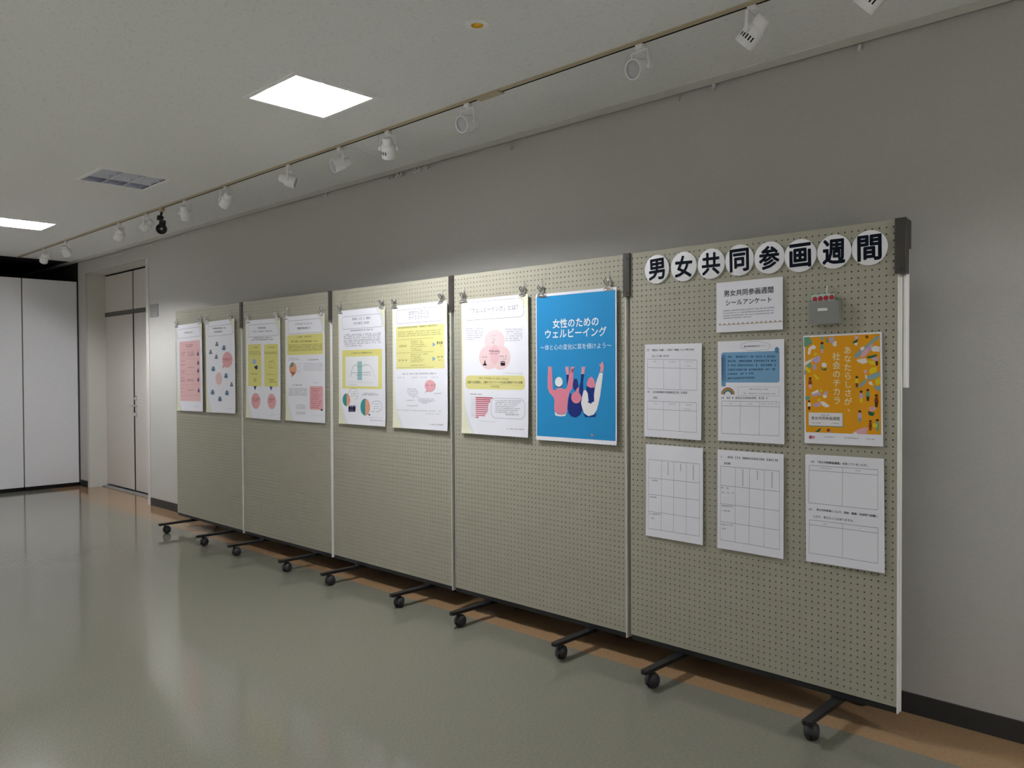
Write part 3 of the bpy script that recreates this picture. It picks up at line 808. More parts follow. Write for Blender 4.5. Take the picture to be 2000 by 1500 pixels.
["l",3,"#8d8d98",39.7,563.8,278.2,558.8,5.9],
["l",3,"#b9b9c4",360.7,471.8,421.7,471.7,5.2],
["r",1,"#f0b3b8",312.8,495.3,479.0,656.7,10],
["l",3,"#a3505e",326.8,513.5,444.3,512.7,6.2],
["l",3,"#a3505e",326.6,528.0,429.2,527.2,6.3],
["l",3,"#a3505e",326.4,542.6,414.1,541.7,6.2],
["l",3,"#a3505e",326.2,557.1,454.7,555.6,6.3],
["l",3,"#a3505e",326.0,571.7,439.7,570.1,6.2],
["l",3,"#a3505e",325.8,586.2,424.6,584.7,6.3],
["l",3,"#a3505e",325.6,600.8,465.1,598.4,6.2],
["l",3,"#a3505e",325.4,615.3,450.2,612.9,6.3],
["l",3,"#a3505e",325.1,629.9,435.1,627.6,6.2],
["l",3,"#a3505e",324.9,644.4,420.1,642.3,6.3],
["e",3,"#3a3340",463.3,656.6,14.7,6.1],
["l",3,"#8d8d98",134.9,631.8,257.9,630.3,5.8],
["l",3,"#8d8d98",134.7,645.1,257.7,643.3,5.8],
["l",3,"#8d8d98",134.5,655.7,257.5,653.8,5.8],
["l",3,"#8d8d98",134.2,682.3,257.2,680.0,5.8],
["l",3,"#8d8d98",134.0,692.9,257.0,690.5,5.9],
["l",3,"#b7cfd8",343.2,697.4,469.2,694.7,4.1]],"p5":[["p",1,"#f3f1d9",[[0,0],[16,60],[12,420],[26,600],[60,700],[90,745],[0,745]]],
["p",1,"#f3f1d9",[[420,0],[508,0],[508,160],[492,120],[470,70]]],
["p",2,"#ebeff6",[[404,0],[424,0],[474,72],[496,130],[478,110],[452,64]]],
["p",2,"#ebeff6",[[20,560],[36,620],[72,690],[110,745],[88,745],[56,700],[28,620]]],
["p",2,"#ebeff6",[[436,0],[444,0],[488,70],[508,96],[508,108],[480,80]]],
["o",2,"#8d8d98",46.6,40.9,476.6,123.1,14,2.0],
["l",3,"#7c7c8a",158.7,60.7,351.9,62.3,14.8],
["l",3,"#7c7c8a",171.9,89.2,339.7,90.7,14.2],
["l",3,"#3a3a44",134.0,134.9,380.9,136.2,8.0],
["l",3,"#8a8a96",61.0,159.9,458.8,162.5,7.6],
["l",3,"#8a8a96",60.8,170.9,458.6,173.0,7.5],
["l",3,"#8a8a96",60.5,183.7,458.4,185.1,7.5],
["l",3,"#8a8a96",60.2,197.0,458.2,197.7,7.5],
["l",3,"#8a8a96",60.0,207.7,458.1,207.9,7.5],
["l",3,"#8a8a96",59.7,220.7,457.9,220.3,7.6],
["l",3,"#8a8a96",59.4,233.8,256.3,235.0,7.5],
["r",1,"#ece58e",41.0,261.0,471.4,512.2,4],
["l",3,"#4c4920",143.3,281.5,369.2,283.0,8.0],
["r",2,"#f6f6fa",76.9,303.7,433.5,497.3,0],
["r",3,"#a6ccd2",208.4,335.3,260.2,457.3,0],
["n",4,"#8a8a94",[[135.4,434.1],[147.7,394.1],[161.9,370.9],[188.3,354.4],[216.0,374.4],[255.2,371.3],[299.6,360.3],[332.4,360.5]],2],
["n",4,"#a9a9b4",[[129.7,434.1],[153.9,370.8],[193.8,361.1],[238.6,364.6],[294.1,358.4],[348.6,365.1],[375.1,400.8],[399.2,439.6]],1.6],
["l",5,"#6f8d93",148.5,409.5,353.3,407.3,5.9],
["l",5,"#6f8d93",193.7,423.3,353.1,422.9,5.3],
["l",4,"#b9b9c4",105.5,487.9,201.4,487.4,4.3],
["l",4,"#b9b9c4",128.9,471.6,386.8,472.0,3.2],
["e",2,"#3f9c9c",84.8,586.5,42.6,41.9],
["p",3,"#f0a98a",[[88.1,544.1],[108.7,552.3],[124.5,568.1],[127.4,585.5],[121.4,605.8],[107.2,622.3],[87.6,627.7]]],
["e",3,"#fafafd",161.7,547.3,54.3,36.1],
["n",4,"#5a5a64",[[114.0,566.9],[108.2,557.6],[106.5,547.5],[109.3,537.3],[116.3,528.0],[126.8,520.3],[140.0,514.7],[155.0,511.7],[170.4,511.5],[185.0,514.2],[197.8,519.5],[207.7,526.9],[213.9,536.0],[216.1,545.9],[213.9,555.9],[207.6,565.3],[197.7,573.3],[184.9,579.2]],1.8],
["l",5,"#8d8d98",127.6,533.2,200.5,532.0,4.8],
["l",5,"#8d8d98",127.3,546.6,200.3,545.3,4.8],
["l",5,"#8d8d98",127.0,560.0,200.0,558.6,4.8],
["p",4,"#2d2a4e",[[107.7,665.5],[106.4,638.5],[116.0,622.1],[123.4,621.9],[128.6,637.9],[123.4,665.0]]],
["p",4,"#2d2a4e",[[128.5,664.8],[127.2,637.9],[136.8,621.5],[144.1,621.3],[149.3,637.3],[144.1,664.3]]],
["p",4,"#2d2a4e",[[149.2,664.1],[147.9,637.3],[157.4,621.0],[164.7,620.8],[169.9,636.7],[164.7,663.6]]],
["p",4,"#2d2a4e",[[167.5,663.5],[166.2,636.8],[175.6,620.5],[182.9,620.3],[188.1,636.2],[183.0,663.0]]],
["n",4,"#2d2a4e",[[109.4,630.4],[143.8,637.5],[185.0,630.9]],5],
["l",3,"#3a3a44",258.5,549.5,432.7,548.9,6.4],
["l",3,"#8d8d98",276.5,540.0,420.1,540.1,5.3],
["e",2,"#3f9c9c",292.5,629.2,51.9,54.1],
["p",3,"#f0a98a",[[295.7,575.7],[319.8,583.8],[337.9,600.4],[345.3,626.3],[336.9,655.4],[318.2,674.4],[293.8,683.2]]],
["n",4,"#5a5a64",[[360.4,614.3],[366.2,605.5],[375.4,597.9],[387.3,592.0],[401.0,588.2],[415.7,586.8],[430.2,587.7],[443.5,591.1],[454.8,596.5],[463.3,603.7],[468.4,612.1],[469.8,621.2],[467.3,630.4],[461.2,638.9],[451.8,646.3],[439.8,652.0],[426.0,655.6],[411.4,656.9]],1.8],
["n",4,"#5a5a64",[[394.7,653.6],[368.7,655.7],[360.1,652.1]],2],
["l",5,"#8d8d98",386.8,608.2,440.3,606.8,4.7],
["l",5,"#8d8d98",386.5,622.6,440.1,621.1,4.7],
["l",5,"#8d8d98",386.3,636.9,439.9,635.3,4.7],
["e",4,"#5a4a44",337.9,676.4,9.6,5.8],
["l",3,"#b9b9c4",331.0,693.7,473.0,691.0,3.7],
["l",3,"#8d8d98",343.8,710.8,477.0,709.7,5.3]],"p6":[["p",1,"#f3f1d9",[[0,0],[16,60],[12,420],[26,600],[60,700],[90,745],[0,745]]],
["p",1,"#f3f1d9",[[420,0],[508,0],[508,160],[492,120],[470,70]]],
["p",2,"#ebeff6",[[404,0],[424,0],[474,72],[496,130],[478,110],[452,64]]],
["p",2,"#ebeff6",[[20,560],[36,620],[72,690],[110,745],[88,745],[56,700],[28,620]]],
["p",2,"#ebeff6",[[436,0],[444,0],[488,70],[508,96],[508,108],[480,80]]],
["o",2,"#8d8d98",40.5,30.1,470.4,111.5,16,2.0],
["t",3,"#6a6a7c","女性ホルモンと",155.6,345.4,52.3,0],
["t",3,"#6a6a7c","ライフステージ",155.0,344.9,81.3,0],
["r",1,"#f0eaa0",35.6,128.9,479.4,387.0,2],
["l",3,"#55522c",53.8,136.9,434.8,136.4,8.7],
["l",3,"#96915c",53.1,163.1,451.0,164.2,6.4],
["l",3,"#96915c",52.8,176.2,450.9,176.7,6.5],
["l",3,"#96915c",52.5,188.5,450.7,188.3,6.4],
["n",2,"#a39f66",[[38.1,209.5],[387.5,208.8]],1.8],
["n",2,"#a39f66",[[36.0,290.3],[386.3,287.5]],1.8],
["n",2,"#a39f66",[[33.7,378.9],[384.9,377.9]],1.8],
["l",3,"#6d6938",64.8,248.2,137.7,248.4,10.0],
["l",3,"#6d6938",58.0,334.2,140.2,333.9,10.0],
["l",3,"#7d7946",174.2,221.7,286.5,222.3,5.2],
["l",3,"#7d7946",173.9,232.4,295.4,233.0,5.2],
["l",3,"#7d7946",173.7,243.4,309.9,244.1,5.2],
["l",3,"#7d7946",173.5,254.3,324.4,255.2,5.2],
["l",3,"#7d7946",173.2,266.5,261.7,265.9,5.2],
["l",3,"#7d7946",173.0,277.5,276.4,277.1,5.2],
["l",3,"#7d7946",172.5,300.6,327.9,300.7,5.2],
["l",3,"#7d7946",172.2,312.8,265.2,311.8,5.2],
["l",3,"#7d7946",171.9,323.8,279.9,322.9,5.2],
["l",3,"#7d7946",171.7,334.8,294.5,333.9,5.3],
["l",3,"#7d7946",171.5,344.7,286.5,343.5,5.2],
["l",3,"#7d7946",171.0,366.5,310.0,365.2,5.3],
["p",2,"#8fb2d8",[[376.5,232.4],[403.8,247.1],[376.1,260.6]]],
["p",2,"#8fb2d8",[[375.2,315.6],[402.5,330.0],[374.8,343.9]]],
["t",3,"#4a4630","更年期",412.3,464.6,239.5,1],
["l",3,"#7d7946",426.8,256.0,458.1,255.3,7.3],
["l",3,"#4a4630",415.4,320.4,463.5,319.6,8.4],
["l",3,"#7d7946",425.6,338.8,457.0,337.7,7.3],
["l",3,"#8d8d98",93.1,416.7,404.5,415.1,8.8],
["l",3,"#b9b9c4",48.1,438.9,112.2,437.5,6.4],
["l",3,"#b9b9c4",175.2,438.6,237.3,437.3,6.3],
["l",3,"#b9b9c4",260.8,438.5,321.6,437.1,6.2],
["l",3,"#b9b9c4",363.1,438.3,422.3,436.9,6.1],
["e",2,"#f3b6bf",350.3,487.3,48.6,34.4],
["p",2,"#f3b6bf",[[320.4,509.1],[343.4,518.1],[304.2,528.4]]],
["n",3,"#8a7a80",[[391.5,467.3],[396.4,473.9],[399.2,481.0],[399.7,488.5],[398.0,495.9],[394.1,502.9],[388.1,509.2],[380.4,514.5],[371.3,518.6],[361.2,521.2],[350.6,522.3],[339.9,521.7],[329.7,519.6],[320.4,515.9],[304.2,528.4]],1.6],
["l",4,"#b0606c",306.8,484.6,394.4,483.9,8.6],
["l",3,"#a5a5b2",134.9,508.0,221.6,507.1,5.7],
["l",3,"#a5a5b2",129.7,520.7,249.9,519.2,5.7],
["l",3,"#a5a5b2",134.3,533.2,244.9,531.7,5.7],
["l",3,"#a5a5b2",153.5,544.3,239.9,543.0,5.7],
["l",3,"#a5a5b2",182.3,554.6,244.4,553.5,5.6],
["l",3,"#a5a5b2",123.6,576.5,210.7,574.8,5.7],
["l",3,"#a5a5b2",244.2,566.0,388.6,563.4,5.6],
["l",3,"#a5a5b2",244.0,575.4,388.5,572.6,5.6],
["l",3,"#a5a5b2",253.4,582.7,388.4,580.0,5.6],
["l",3,"#a5a5b2",281.5,590.2,332.9,589.1,5.6],
["l",3,"#a5a5b2",132.6,609.2,238.7,606.8,5.8],
["l",3,"#b9b9c4",43.0,637.0,451.2,633.5,5.8],
["l",3,"#b9b9c4",303.9,651.9,441.9,650.9,5.0],
["l",3,"#8d8d98",340.1,712.9,468.1,711.2,7.4],
["l",3,"#b9b9c4",384.5,532.8,448.0,530.7,7.4]],"p7":[["p",1,"#f3f1d9",[[0,0],[16,60],[12,420],[26,600],[60,700],[90,745],[0,745]]],
["p",1,"#f3f1d9",[[420,0],[508,0],[508,160],[492,120],[470,70]]],
["p",2,"#ebeff6",[[404,0],[424,0],[474,72],[496,130],[478,110],[452,64]]],
["p",2,"#ebeff6",[[20,560],[36,620],[72,690],[110,745],[88,745],[56,700],[28,620]]],
["p",2,"#ebeff6",[[436,0],[444,0],[488,70],[508,96],[508,108],[480,80]]],
["o",2,"#8d8d98",31.5,18.0,473.4,116.0,22,2.0],
["t",3,"#6a6a7c","「ウェルビーイング」とは？",67.6,432.9,64.2,0],
["l",3,"#9c9cae",39.1,161.1,170.4,167.8,5.9],
["l",3,"#9c9cae",343.1,177.1,467.9,182.1,5.5],
["l",3,"#9c9cae",39.1,173.4,170.3,179.4,5.9],
["l",3,"#9c9cae",343.1,189.1,467.9,193.5,5.5],
["l",3,"#9c9cae",39.0,185.7,170.2,191.1,5.9],
["l",3,"#9c9cae",343.0,201.1,467.8,204.9,5.5],
["l",3,"#9c9cae",38.9,198.0,170.2,202.7,5.8],
["l",3,"#9c9cae",343.0,213.1,467.8,216.2,5.5],
["l",3,"#9c9cae",38.8,210.3,170.1,214.4,5.8],
["l",3,"#9c9cae",342.9,225.1,467.8,227.6,5.5],
["l",3,"#9c9cae",38.7,222.6,104.3,222.1,5.8],
["l",3,"#9c9cae",342.9,237.1,453.6,238.1,5.5],
["e",1,"#f6dfe2",259.2,234.9,78.1,58.5],
["e",2,"#f7d8dc",217.6,323.9,79.6,66.2],
["e",3,"#f7d8dc",302.9,327.1,74.8,64.9],
["e",4,"#f3c9cf",260.0,310.2,36.5,52.9],
["n",5,"#8e8e98",[[245.6,224.4],[257.3,225.1],[263.1,231.0],[249.4,234.4],[245.5,242.5],[257.2,247.4],[237.7,244.9]],1.6],
["l",5,"#8e8e98",233.9,208.3,267.1,208.2,3.9],
["t",5,"#6b4a52","Well-being",215.8,297.4,290.0,1],
["l",5,"#8a6a72",217.7,304.2,287.8,306.3,6.2],
["l",5,"#7d7780",163.4,321.9,201.7,322.5,7.4],
["l",5,"#7d7780",299.2,320.1,350.0,319.9,6.6],
["l",5,"#7d7780",304.8,334.6,348.1,335.1,5.6],
["p",5,"#1d1d22",[[183.5,336.8],[187.5,344.1],[190.3,358.3],[199.4,362.8],[197.4,368.4],[169.2,367.7],[167.3,361.9],[177.4,358.5],[180.7,343.8]]],
["p",5,"#1d1d22",[[305.8,370.0],[304.3,357.5],[307.4,352.9],[315.0,353.2],[318.0,357.9],[316.4,370.3]]],
["e",5,"#1d1d22",311.2,348.6,3.8,3.3],
["p",5,"#1d1d22",[[316.4,370.3],[314.9,357.8],[318.0,353.3],[325.5,353.5],[328.5,358.3],[327.0,370.6]]],
["e",5,"#1d1d22",321.8,349.0,3.7,3.3],
["p",5,"#1d1d22",[[327.0,370.6],[325.5,358.2],[328.5,353.6],[336.0,353.8],[339.0,358.6],[337.5,370.8]]],
["e",5,"#1d1d22",332.3,349.3,3.8,3.3],
["n",5,"#1d1d22",[[299.0,352.7],[311.2,348.1],[321.8,345.7],[332.3,348.8],[342.4,354.0]],2],
["l",3,"#8d8d98",321.5,409.5,470.7,413.2,2.7],
["r",1,"#eae29a",30.1,422.7,482.7,497.8,24],
["l",3,"#77733f",136.2,437.1,366.2,441.8,7.5],
["t",3,"#3a381c","仕事での充実感と、仕事やプライベートでの自己実現ができる状態",43.6,465.3,459.7,1],
["n",2,"#b9b26a",[[32.8,466.9],[477.5,474.8]],1.2],
["l",3,"#77733f",228.6,481.8,292.7,482.6,8.4],
["l",3,"#3a3a44",66.6,525.5,162.3,526.0,5.2],
["r",2,"#f19aa8",110.7,540.7,244.0,549.9,0],
["r",3,"#8f4a60",110.7,541.8,244.0,545.7,0],
["l",3,"#9c9cae",75.0,543.8,106.5,543.9,3.5],
["r",2,"#f19aa8",110.7,551.5,228.2,560.4,0],
["r",3,"#8f4a60",110.6,552.7,228.2,556.1,0],
["l",3,"#9c9cae",74.9,554.7,106.5,554.8,3.5],
["r",2,"#f19aa8",110.6,562.4,226.2,570.9,0],
["r",3,"#8f4a60",110.6,563.5,226.2,566.7,0],
["l",3,"#9c9cae",74.9,565.6,106.4,565.7,3.6],
["r",2,"#f19aa8",110.5,573.2,212.2,581.5,0],
["r",3,"#8f4a60",110.5,574.4,212.3,577.3,0],
["l",3,"#9c9cae",74.8,576.6,106.3,576.5,3.5],
["r",2,"#f19aa8",110.5,584.1,210.2,592.1,0],
["r",3,"#8f4a60",110.4,585.3,210.2,587.9,0],
["l",3,"#9c9cae",74.7,587.5,106.3,587.4,3.5],
["r",2,"#f19aa8",110.4,595.0,208.1,602.8,0],
["r",3,"#8f4a60",110.4,596.1,208.2,598.5,0],
["l",3,"#9c9cae",74.7,598.5,106.2,598.3,3.5],
["r",2,"#f19aa8",110.3,605.8,208.1,613.4,0],
["r",3,"#8f4a60",110.3,607.0,208.1,609.1,0],
["l",3,"#9c9cae",74.6,609.4,106.1,609.1,3.6],
["r",2,"#f19aa8",110.3,616.7,204.0,624.1,0],
["r",3,"#8f4a60",110.2,617.9,204.1,619.8,0],
["l",3,"#9c9cae",74.5,620.4,106.1,620.0,3.5],
["r",2,"#f19aa8",110.2,627.6,194.0,634.8,0],
["r",3,"#8f4a60",110.2,628.7,194.0,630.6,0],
["l",3,"#9c9cae",74.4,631.4,106.0,630.9,3.5],
["r",2,"#f19aa8",110.1,638.4,183.9,645.7,0],
["r",3,"#8f4a60",110.1,639.6,183.9,641.4,0],
["l",3,"#9c9cae",74.4,642.3,105.9,641.8,3.5],
["r",2,"#f19aa8",110.1,649.3,134.9,657.3,0],
["r",3,"#8f4a60",110.0,650.5,134.9,652.9,0],
["l",3,"#9c9cae",74.3,653.3,105.9,652.7,3.5],
["o",2,"#a5a5ae",232.2,544.5,482.2,651.6,34,2.0],
["l",3,"#85858f",265.4,557.1,466.7,555.6,5.1],
["l",3,"#85858f",265.3,567.5,448.0,566.1,5.0],
["l",3,"#85858f",265.3,577.8,429.0,576.6,5.0],
["l",3,"#85858f",265.2,588.2,409.9,587.3,5.0],
["l",3,"#85858f",265.2,598.5,448.2,596.5,5.0],
["l",3,"#85858f",265.1,608.8,429.3,607.3,5.1],
["l",3,"#85858f",265.1,619.2,410.1,618.1,5.0],
["l",4,"#4f7d78",343.1,629.9,434.6,628.0,7.7],
["l",3,"#b9b9c4",130.7,673.4,266.8,673.1,2.8],
["l",3,"#8d8d98",352.1,705.5,476.8,703.7,6.6]],"p8":[["r",1,"#2c96d4",5.0,14.0,501.0,725.0,0],
["t",2,"#ffffff","女性のための",111.2,400.8,156.3,1],
["t",2,"#ffffff","ウェルビーイング",61.1,447.6,206.6,1],
["t",2,"#e6f2fa","〜体と心の変化に耳を傾けよう〜",29.2,476.2,273.9,0],
["p",2,"#1c2f7c",[[198.5,411.9],[213.1,410.4],[216.1,433.8],[217.4,464.9],[202.8,464.9]]],
["p",2,"#1c2f7c",[[292.6,409.6],[312.1,409.8],[305.5,446.4],[306.6,501.4],[300.2,519.9],[284.6,517.0],[279.4,477.1],[289.9,446.3]]],
["p",3,"#f0a0ac",[[190.0,369.7],[196.0,376.0],[200.2,368.3],[206.2,375.2],[213.5,369.1],[213.3,384.0],[213.9,410.4],[199.7,411.9],[193.9,386.9]]],
["p",3,"#f0a0ac",[[294.5,371.4],[303.4,376.8],[309.3,370.2],[311.2,376.3],[320.9,370.4],[316.2,382.4],[312.9,406.8],[293.4,408.1],[296.7,385.2]]],
["p",3,"#ef8fa6",[[81.0,379.0],[103.8,376.1],[106.6,426.9],[110.0,484.1],[122.5,490.4],[147.7,477.6],[164.2,477.5],[184.7,483.7],[201.0,480.5],[212.8,433.7],[222.2,384.2],[244.3,378.3],[245.2,403.0],[237.3,477.2],[217.0,502.2],[208.6,527.3],[201.8,596.3],[166.8,611.5],[127.5,599.9],[119.3,585.8],[121.9,541.2],[113.8,522.2],[88.7,503.4],[77.1,477.9],[76.9,426.7]]],
["p",3,"#f0a0ac",[[79.9,366.2],[88.3,373.4],[93.8,368.1],[95.4,374.4],[106.4,370.5],[105.0,382.5],[104.4,401.5],[80.7,401.3]]],
["p",3,"#f0a0ac",[[227.2,370.3],[233.5,376.6],[238.4,369.6],[241.5,377.0],[253.5,369.2],[247.0,383.0],[243.6,403.0],[224.0,402.8],[227.8,384.2]]],
["p",4,"#f7f5f6",[[121.2,596.9],[142.0,609.1],[166.8,612.4],[191.5,606.7],[202.2,593.2],[191.4,617.1],[158.5,620.3],[127.3,617.4]]],
["e",4,"#2b2340",151.2,465.0,21.4,10.0],
["p",5,"#f7f5f6",[[174.8,449.2],[173.7,455.7],[170.6,461.6],[165.8,466.5],[159.7,470.0],[152.8,471.7],[145.6,471.6],[138.7,469.5],[132.9,465.8],[128.4,460.6],[125.8,454.5],[125.2,447.7],[126.7,440.1],[130.2,433.2],[135.4,427.7],[141.7,424.1],[148.8,422.5],[156.0,423.2],[162.6,426.0],[168.2,430.8],[172.2,437.1],[174.5,444.4]]],
["p",4,"#1c2f7c",[[223.0,502.2],[233.0,508.3],[248.7,539.2],[280.4,547.9],[290.5,520.0],[298.1,538.4],[301.9,559.8],[299.7,587.5],[285.8,609.5],[259.9,622.7],[231.9,618.9],[211.9,602.3],[206.1,571.1],[210.5,539.8]]],
["e",5,"#ef8fa6",261.6,524.1,31.6,28.5],
["p",5,"#ef8fa6",[[253.1,501.9],[269.2,477.1],[281.0,472.4],[277.7,495.5]]],
["p",6,"#25307a",[[249.7,432.4],[265.6,430.9],[273.4,449.4],[276.4,467.8],[255.2,491.1],[243.3,480.3],[239.5,458.6]]],
["p",5,"#f7f5f6",[[308.3,489.2],[323.9,486.0],[337.2,507.3],[338.9,540.8],[361.9,546.4],[373.6,500.9],[383.4,452.6],[406.2,401.7],[426.0,404.9],[419.0,452.6],[409.3,512.5],[399.7,548.8],[388.2,582.2],[369.1,604.0],[338.4,612.5],[311.3,599.5],[299.8,575.2],[292.2,550.8],[298.3,519.9]]],
["p",5,"#f0a0ac",[[400.9,361.3],[410.2,364.4],[421.4,348.3],[427.0,357.3],[431.3,373.7],[426.7,401.9],[408.1,397.2],[412.7,376.4]]],
["p",6,"#1c2f7c",[[327.9,464.7],[375.7,470.6],[371.7,500.9],[373.3,540.2],[360.0,546.5],[350.3,554.3],[342.7,546.8],[333.1,548.5],[338.9,537.7],[333.4,501.2],[323.8,489.1]]],
["p",7,"#ef8fa6",[[328.0,452.5],[339.7,431.3],[358.9,420.8],[372.1,434.5],[379.6,458.6],[375.7,473.7],[350.9,475.3],[331.7,467.7]]],
["p",5,"#1c2f7c",[[303.5,599.7],[338.4,614.0],[372.9,605.4],[386.3,594.4],[380.4,615.8],[319.0,618.3]]],
["e",3,"#d98aa0",360.8,704.3,7.6,5.5],
["l",3,"#1f7db8",391.2,707.0,473.2,705.3,4.9]],"title":[["t",3,"#2a2d3c","男女共同参画週間",34.7,256.6,48.2,1],
["t",3,"#2a2d3c","シールアンケート",42.7,248.7,87.8,1],
["l",3,"#4d505e",32.3,120.1,261.2,119.9,4.3],
["l",3,"#4d505e",32.1,130.8,262.8,131.2,4.2],
["l",3,"#4d505e",31.9,141.5,260.2,141.9,4.2],
["l",3,"#4d505e",33.0,151.4,165.5,151.6,4.3],
["p",2,"#b3a189",[[10.5,180.6],[13.9,174.1],[16.5,171.0],[19.3,173.8],[21.4,180.2]]],
["n",2,"#b3a189",[[21.4,179.2],[31.9,179.1]],2.2],
["p",2,"#b3a189",[[31.9,180.6],[35.2,174.1],[37.8,171.0],[40.6,173.8],[42.7,180.1]]],
["n",2,"#b3a189",[[42.7,179.2],[53.1,179.1]],2.2],
["p",2,"#b3a189",[[53.1,180.5],[56.4,174.1],[59.0,171.0],[61.8,173.8],[63.9,180.1]]],
["n",2,"#b3a189",[[63.9,179.1],[74.2,179.0]],2.2],
["p",2,"#b3a189",[[74.2,180.5],[77.5,174.1],[80.1,171.0],[82.9,173.7],[84.9,180.1]]],
["n",2,"#b3a189",[[84.9,179.1],[95.2,179.0]],2.2],
["p",2,"#b3a189",[[95.2,180.5],[98.5,174.1],[101.0,171.0],[103.8,173.7],[105.9,180.1]]],
["n",2,"#b3a189",[[105.9,179.1],[116.1,179.0]],2.2],
["p",2,"#b3a189",[[116.1,180.5],[119.4,174.1],[121.9,171.0],[124.6,173.7],[126.7,180.0]]],
["n",2,"#b3a189",[[126.7,179.1],[136.9,179.0]],2.2],
["p",2,"#b3a189",[[136.9,180.4],[140.1,174.1],[142.6,171.0],[145.4,173.7],[147.4,180.0]]],
["n",2,"#b3a189",[[147.4,179.0],[157.6,178.9]],2.2],
["p",2,"#b3a189",[[157.5,180.4],[160.8,174.1],[163.2,171.0],[166.0,173.7],[168.0,180.0]]],
["n",2,"#b3a189",[[168.0,179.0],[178.1,178.9]],2.2],
["p",2,"#b3a189",[[178.1,180.4],[181.3,174.1],[183.7,171.0],[186.5,173.7],[188.5,180.0]]],
["n",2,"#b3a189",[[188.5,179.0],[198.6,178.9]],2.2],
["p",2,"#b3a189",[[198.6,180.4],[201.7,174.1],[204.2,171.0],[206.9,173.7],[208.9,179.9]]],
["n",2,"#b3a189",[[208.9,179.0],[218.9,178.9]],2.2],
["p",2,"#b3a189",[[218.9,180.3],[222.0,174.1],[224.5,171.0],[227.2,173.7],[229.2,179.9]]],
["n",2,"#b3a189",[[229.2,179.0],[239.1,178.9]],2.2],
["p",2,"#b3a189",[[239.1,180.3],[242.2,174.0],[244.7,171.0],[247.4,173.7],[249.4,179.9]]],
["n",2,"#b3a189",[[249.4,178.9],[259.3,178.8]],2.2],
["p",2,"#b3a189",[[259.2,180.3],[262.3,174.0],[264.7,171.0],[267.4,173.7],[269.4,179.9]]],
["n",2,"#b3a189",[[269.4,178.9],[279.3,178.8]],2.2],
["p",2,"#b3a189",[[279.3,180.2],[282.3,174.0],[284.7,171.0],[287.4,173.7],[289.4,179.8]]],
["n",2,"#b3a189",[[289.4,178.9],[299.2,178.8]],2.2]],"s1":[["l",3,"#5a5c68",12.2,25.9,27.0,25.6,7.3],
["t",3,"#2a2d3c","男性は「仕事」、女性は「家庭」という考え方は",39.4,257.7,27.0,1],
["t",3,"#2a2d3c","正しいと思いますか",39.0,130.4,53.6,1],
["n",2,"#4a4c58",[[13.9,66.9],[272.8,73.1]],1.1],
["n",2,"#4a4c58",[[14.4,105.2],[273.0,110.5]],1.1],
["n",2,"#4a4c58",[[15.7,201.4],[273.4,204.6]],1.1],
["n",2,"#6a6c78",[[13.9,66.9],[15.7,201.4]],0.8800000000000001],
["n",2,"#6a6c78",[[100.5,69.0],[101.9,202.5]],0.8800000000000001],
["n",2,"#6a6c78",[[186.7,71.1],[187.7,203.5]],0.8800000000000001],
["n",2,"#6a6c78",[[272.8,73.1],[273.4,204.6]],0.8800000000000001],
["l",3,"#b9b9c4",45.9,78.0,70.9,78.5,4.3],
["l",3,"#b9b9c4",123.9,80.0,162.9,80.7,4.2],
["l",3,"#b9b9c4",215.8,80.9,253.4,81.6,4.1],
["l",3,"#b9b9c4",205.1,98.5,242.8,99.0,4.1],
["l",3,"#5a5c68",14.7,215.4,29.5,215.3,7.2],
["l",3,"#2a2d3c",45.0,216.4,229.2,215.7,8.5],
["l",3,"#2a2d3c",45.3,242.4,96.3,242.2,8.4],
["n",2,"#4a4c58",[[14.5,257.3],[273.0,258.6]],1.1],
["n",2,"#4a4c58",[[15.0,294.4],[273.2,295.5]],1.1],
["n",2,"#4a4c58",[[16.3,386.8],[273.6,387.6]],1.1],
["n",2,"#6a6c78",[[14.5,257.3],[16.3,386.8]],0.8800000000000001],
["n",2,"#6a6c78",[[101.4,257.7],[102.7,387.1]],0.8800000000000001],
["n",2,"#6a6c78",[[186.3,258.1],[187.4,387.3]],0.8800000000000001],
["n",2,"#6a6c78",[[273.0,258.6],[273.6,387.6]],0.8800000000000001],
["l",3,"#b9b9c4",46.4,267.0,69.3,267.2,4.2],
["l",3,"#b9b9c4",129.5,267.2,166.4,267.0,4.1],
["l",3,"#b9b9c4",217.1,268.8,252.6,268.6,4.0],
["l",3,"#b9b9c4",206.4,287.5,242.1,287.2,4.0]],"s2":[["n",2,"#8d8d98",[[241.8,27.2],[238.9,29.7],[233.5,31.6],[230.6,33.8],[229.5,36.7],[225.9,39.4],[217.8,40.4],[208.6,40.3],[201.0,41.3],[194.1,43.5],[185.5,44.9],[175.8,43.8],[166.9,41.8],[158.2,41.1],[148.4,41.6],[138.8,41.0],[132.1,38.3],[127.8,35.2],[122.0,33.1],[113.9,31.6],[107.9,29.2],[107.5,26.3],[109.9,23.6],[110.0,21.1],[107.6,18.2],[108.0,15.3],[114.1,13.4],[122.2,12.4],[128.0,10.8],[132.4,8.0],[139.1,5.8],[148.8,5.9],[158.6,7.1],[167.3,7.1],[176.3,5.7],[185.9,5.3],[194.5,7.3],[201.4,10.1],[208.9,11.6],[218.1,12.2],[226.2,13.8],[229.8,16.7],[230.7,19.8],[233.6,22.1],[238.9,24.5],[241.8,27.2]],1.0],
["t",3,"#2a2d3c","男女共同参画社会とは",121.2,192.7,24.5,1],
["l",3,"#b9b9c4",196.1,23.9,221.7,24.9,3.8],
["r",1,"#7fb0d8",17.3,47.1,276.9,173.9,10],
["e",3,"#5d94c8",27.0,64.0,9.6,7.9],
["r",1,"#7fb0d8",16.4,63.7,36.8,191.0,6],
